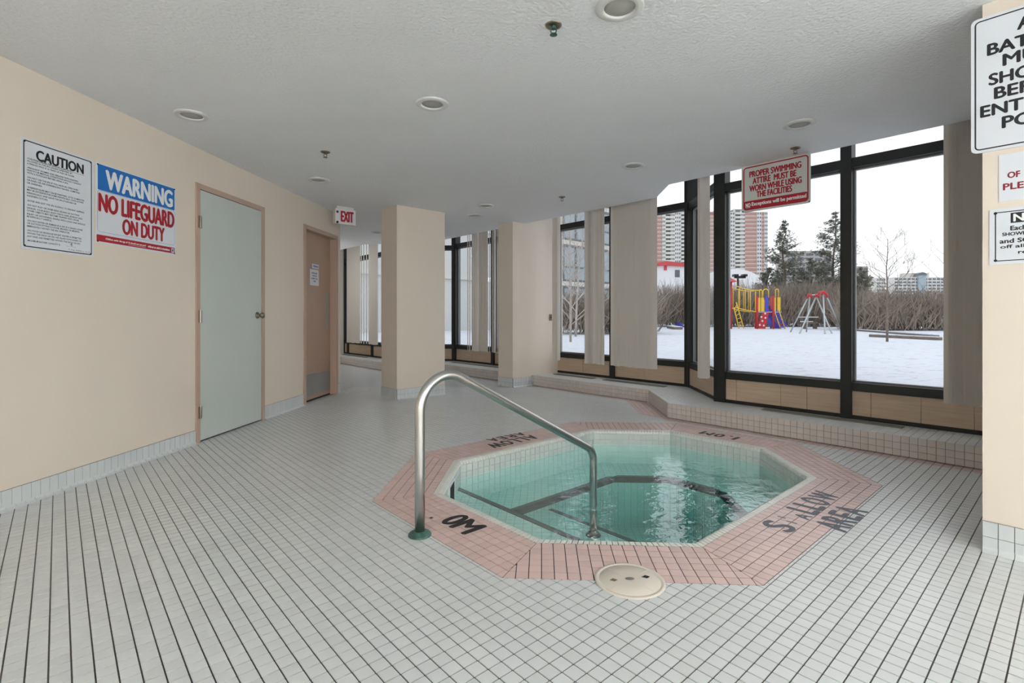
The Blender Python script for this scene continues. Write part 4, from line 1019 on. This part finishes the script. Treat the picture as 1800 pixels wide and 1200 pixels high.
# ---- thicket
def thick(label, u0, u1, d0, d1, hf, n_):
    th = MB()
    for i in range(n_):
        u = random.uniform(u0, u1); d = random.uniform(d0, d1); r = ray(u, YH); p0 = Vector((r.x*d, r.y*d, GZ)); h = hf(u, d)*random.uniform(.45, 1.08)*(1 if random.random() < .9 else 1.2)
        a = random.uniform(0, 6.28); ln = random.uniform(0, .5)*h
        z0 = random.uniform(0, .55)*h
        p1 = p0+Vector((math.cos(a)*ln*.5, math.sin(a)*ln*.5, z0)); p2 = p1+Vector((math.cos(a)*ln*.4+random.gauss(0, .25), math.sin(a)*ln*.4, (h-z0)*.5)); p3 = p2+Vector((random.gauss(0, .35), random.gauss(0, .35), (h-z0)*.5))
        th.tube([p1, p2, p3], [.022, .015, .005], 3, cap=False)
    th.build('thicket', m_twig, kind='stuff', label=label, category='bushes')
topv = lambda u: 503 if u < 1345 else (498 if u < 1480 else 512)
thick('dense brown leafless thicket behind the climbing frame', 1150, 1500, 36, 42, lambda u, d: (578-topv(u))/F*d*.92, 7500)
thick('brown leafless thicket behind the young bare tree', 1480, 1700, 26.5, 32, lambda u, d: (583-511)/F*d*.92, 4500)
thick('low leafless thicket before the neighbouring wing', 975, 1150, 21, 24.5, lambda u, d: 1.9, 1500)
# ---- far buildings
def building(name, label, u0, u1, d, vtop, body, depth=16):
    Mx, f, k = OF((u0+u1)/2, d); x0, zt = f(u0, vtop); x1, _ = f(u1, vtop)
    r = empty(name, Mx, label=label, category='building'); return r, f, k, x0, x1, zt
tw, tfun, tk, x0, x1, zt = building('apartment_tower', 'tall brick apartment tower with pale balconies behind the low buildings', 1148, 1349, 350, 372, m_brick)
ST_H = 7.0*tk; NS = int(zt/ST_H)
for u0, u1, ty, yo in ((1148, 1164, 'b', 0), (1164, 1169, 'w', -.5), (1169, 1186, 'l', .6), (1186, 1196, 'w', -.3), (1196, 1215, 'l', .6), (1215, 1262, 'b', 0), (1262, 1280, 'l', .6), (1280, 1291, 'w', -.3), (1291, 1309, 'l', .6), (1309, 1330, 'b', 0), (1330, 1338, 'w', -.5), (1338, 1343, 'b', 0), (1343, 1349, 'w', -.5)):
    a, _ = tfun(u0, 372); c, _ = tfun(u1, 372); h = zt+(2 if ty == 'l' else 0)
    bay = box({'b': 'brick_bay', 'w': 'window_bay', 'l': 'balcony_bay'}[ty], {'b': m_brick, 'w': m_slab, 'l': m_shade}[ty], a, c, yo if ty != 'l' else 1.5, 18, 0, h, tw)
    d_ = MB()
    for i in range(NS+1):
        z = zt-i*ST_H
        if ty == 'b': d_.box(a, c, yo-.12, yo+.1, z-.45, z)
        elif ty == 'w':
            nw = 2 if u1-u0 < 9 else 3; ww = (c-a)/nw
            for j in range(nw): d_.box(a+ww*(j+.22), a+ww*(j+.78), yo-.05, yo+.1, z-2.0, z-.7)
        else:
            d_.box(a, c, -.4, 1.5, z-1.75, z-.35)
            if i % 1 == 0: d_.box(a+(c-a)*.62, c, .9, 1.6, z-.35, z+.98)
    if ty == 'l': d_.box(a-.2, a+.4, -.4, 2, 0, h)
    d_.build({'b': 'floor_bands', 'w': 'windows', 'l': 'balconies'}[ty], {'b': m_slab, 'w': m_fwin, 'l': m_slab}[ty], bay, kind='stuff')
def bands(name, label, u0, u1, d, vtop, px_storey, body, strip, extra=None):
    r, f, k, x0, x1, zt = building(name, label, u0, u1, d, vtop, body); box('body', body, x0, x1, 0, 9, 0, zt, r); b = MB(); sh = px_storey*k; n_ = int((zt-2)/sh); L = x1-x0; nw = max(4, int(L/3.4))
    for i in range(n_):
        z = zt-.9-i*sh
        for j in range(nw): b.box(x0+L*(j+.12)/nw, x0+L*(j+.88)/nw, -.08, .1, z-sh*.52, z)
    b.build('windows', strip, r, kind='stuff')
    return r, f, k, x0, x1, zt
bands('apartment_block', 'tan mid-rise block showing through the pine branches', 1384, 1462, 200, 441, 8.5, m_tanb, m_fwin)
bands('apartment_block', 'grey block edge just right of the window mullion', 1490, 1526, 300, 468, 7, m_tanb, m_fwin)
bands('apartment_block', 'pale yellowish low block left of the long far block', 1541, 1557, 380, 488, 6, m_slab, m_shade)
r, f, k, x0, x1, zt = bands('apartment_block', 'long pale far apartment block with a glazed centre tower', 1572, 1690, 420, 487, 5.6, m_slab, m_fwin)
a, _ = f(1612, 484); c, zc = f(1626, 484); box('centre_tower', m_wpane, a, c, -1.5, 3, 0, zc, r)
b = MB(); R_ = (c-a)/2+.4; b.prism([((a+c)/2+R_*math.cos(i*math.pi/10), R_*.7*math.sin(i*math.pi/10)) for i in range(11)], 0, 4.6); b.v = [(x, -1.6+z, zc+y) for x, y, z in b.v]; b.build('arched_roof', m_fwin, r)
a, _ = f(1600, 480); c, zc2 = f(1640, 479); box('roof_house', m_slab, a, c, 4, 12, zt, zc2, r)
# low buildings behind the thicket
lo, f, k, x0, x1, zt = building('low_building', 'low white building with a red roof edge and a small window', 1140, 1214, 70, 466, m_white)
box('wall', m_white, x0, x1, 0, 10, 0, zt, lo)
b = MB(); xm, zp = f(1170, 459); b.add([(x0-.3, -.4, zt), (xm, -.4, zp), (x1+.3, -.4, zt+.15), (x1+.3, -.4, zt-.25), (xm, -.4, zt-.05), (x0-.3, -.4, zt-.25), (x0-.3, 10, zt), (xm, 10, zp), (x1+.3, 10, zt+.15), (x1+.3, 10, zt-.25), (xm, 10, zt-.05), (x0-.3, 10, zt-.25)],
      [(0, 5, 4, 1), (1, 4, 3, 2), (0, 1, 7, 6), (1, 2, 8, 7), (2, 3, 9, 8), (5, 0, 6, 11), (3, 4, 10, 9), (4, 5, 11, 10)]); b.build('roof', m_redroof, lo)
a, z1 = f(1167, 465); c, z0 = f(1172, 475); box('red_panel', m_redroof, a, c, -.1, .05, z0, z1, lo)
a, z1 = f(1186.5, 474.5); c, z0 = f(1194.5, 487); wn_ = box('window', m_alu, a, c, -.08, .05, z0, z1, lo); 
for i in range(2):
    for j in range(2): box('pane', m_fwin, a+.06+(c-a)/2*i, a-.06+(c-a)/2*(i+1), -.1, -.07, z0+.06+(z1-z0)/2*j, z0-.06+(z1-z0)/2*(j+1), wn_)
rd, f, k, x0, x1, zt = building('low_building', 'low white building with a rounded snowy roof behind the climbing frame', 1262, 1342, 78, 500, m_white)
b = MB(); n_ = 14; pts = [(x0+(x1-x0)*i/n_, zt+math.sin(math.acos(max(-1, min(1, (i/n_-.35)/.66))))*2.6-.2) for i in range(n_+1)]; pts = [(x0, 0)]+pts+[(x1, 0)]
b.prism(pts[::-1], 0, 14); b.v = [(x, z, y) for x, y, z in b.v]; b.build('hall', m_white, rd)
a, z1 = f(1299, 492); c, z0 = f(1306, 502); box('window', m_slab, a, c, -.1, .05, z0, z1, rd)
# ---- neighbouring wing with large gridded windows
wg_o = ST(8, 22); wing = empty('neighbouring_wing', zframe((wg_o.x, wg_o.y, 0), (1, 1)), label='pale neighbouring wing with rows of large gridded windows', category='building')
box('facade', m_wing, 0, 25.6, .12, 10, GZ-.3, 12, wing)
for row, (z0, z1) in enumerate(((.75, 2.95), (3.35, 5.6), (6.0, 8.2), (8.6, 10.8))):
    for j in range(12):
        xa = 11.2+j*1.2
        if xa > 25: break
        fr = MB()
        for q_ in ((xa, xa+.07, z0, z1), (xa+1.13, xa+1.2, z0, z1), (xa, xa+1.2, z0, z0+.08), (xa, xa+1.2, z1-.08, z1), (xa, xa+1.2, z0+.85, z0+.92)): fr.box(q_[0], q_[1], 0, .12, q_[2], q_[3])
        wn_ = fr.build('window', m_alu, wing)
        box('pane', m_wpane, xa+.07, xa+1.13, .06, .11, z0+.08, z0+.85, wn_); box('pane', m_wpane, xa+.07, xa+1.13, .06, .11, z0+.92, z1-.08, wn_)
for z in (3.15, 5.8, 8.4, 11.0): box('band', m_slab, 0, 25.6, .02, .12, z-.14, z+.14, wing)
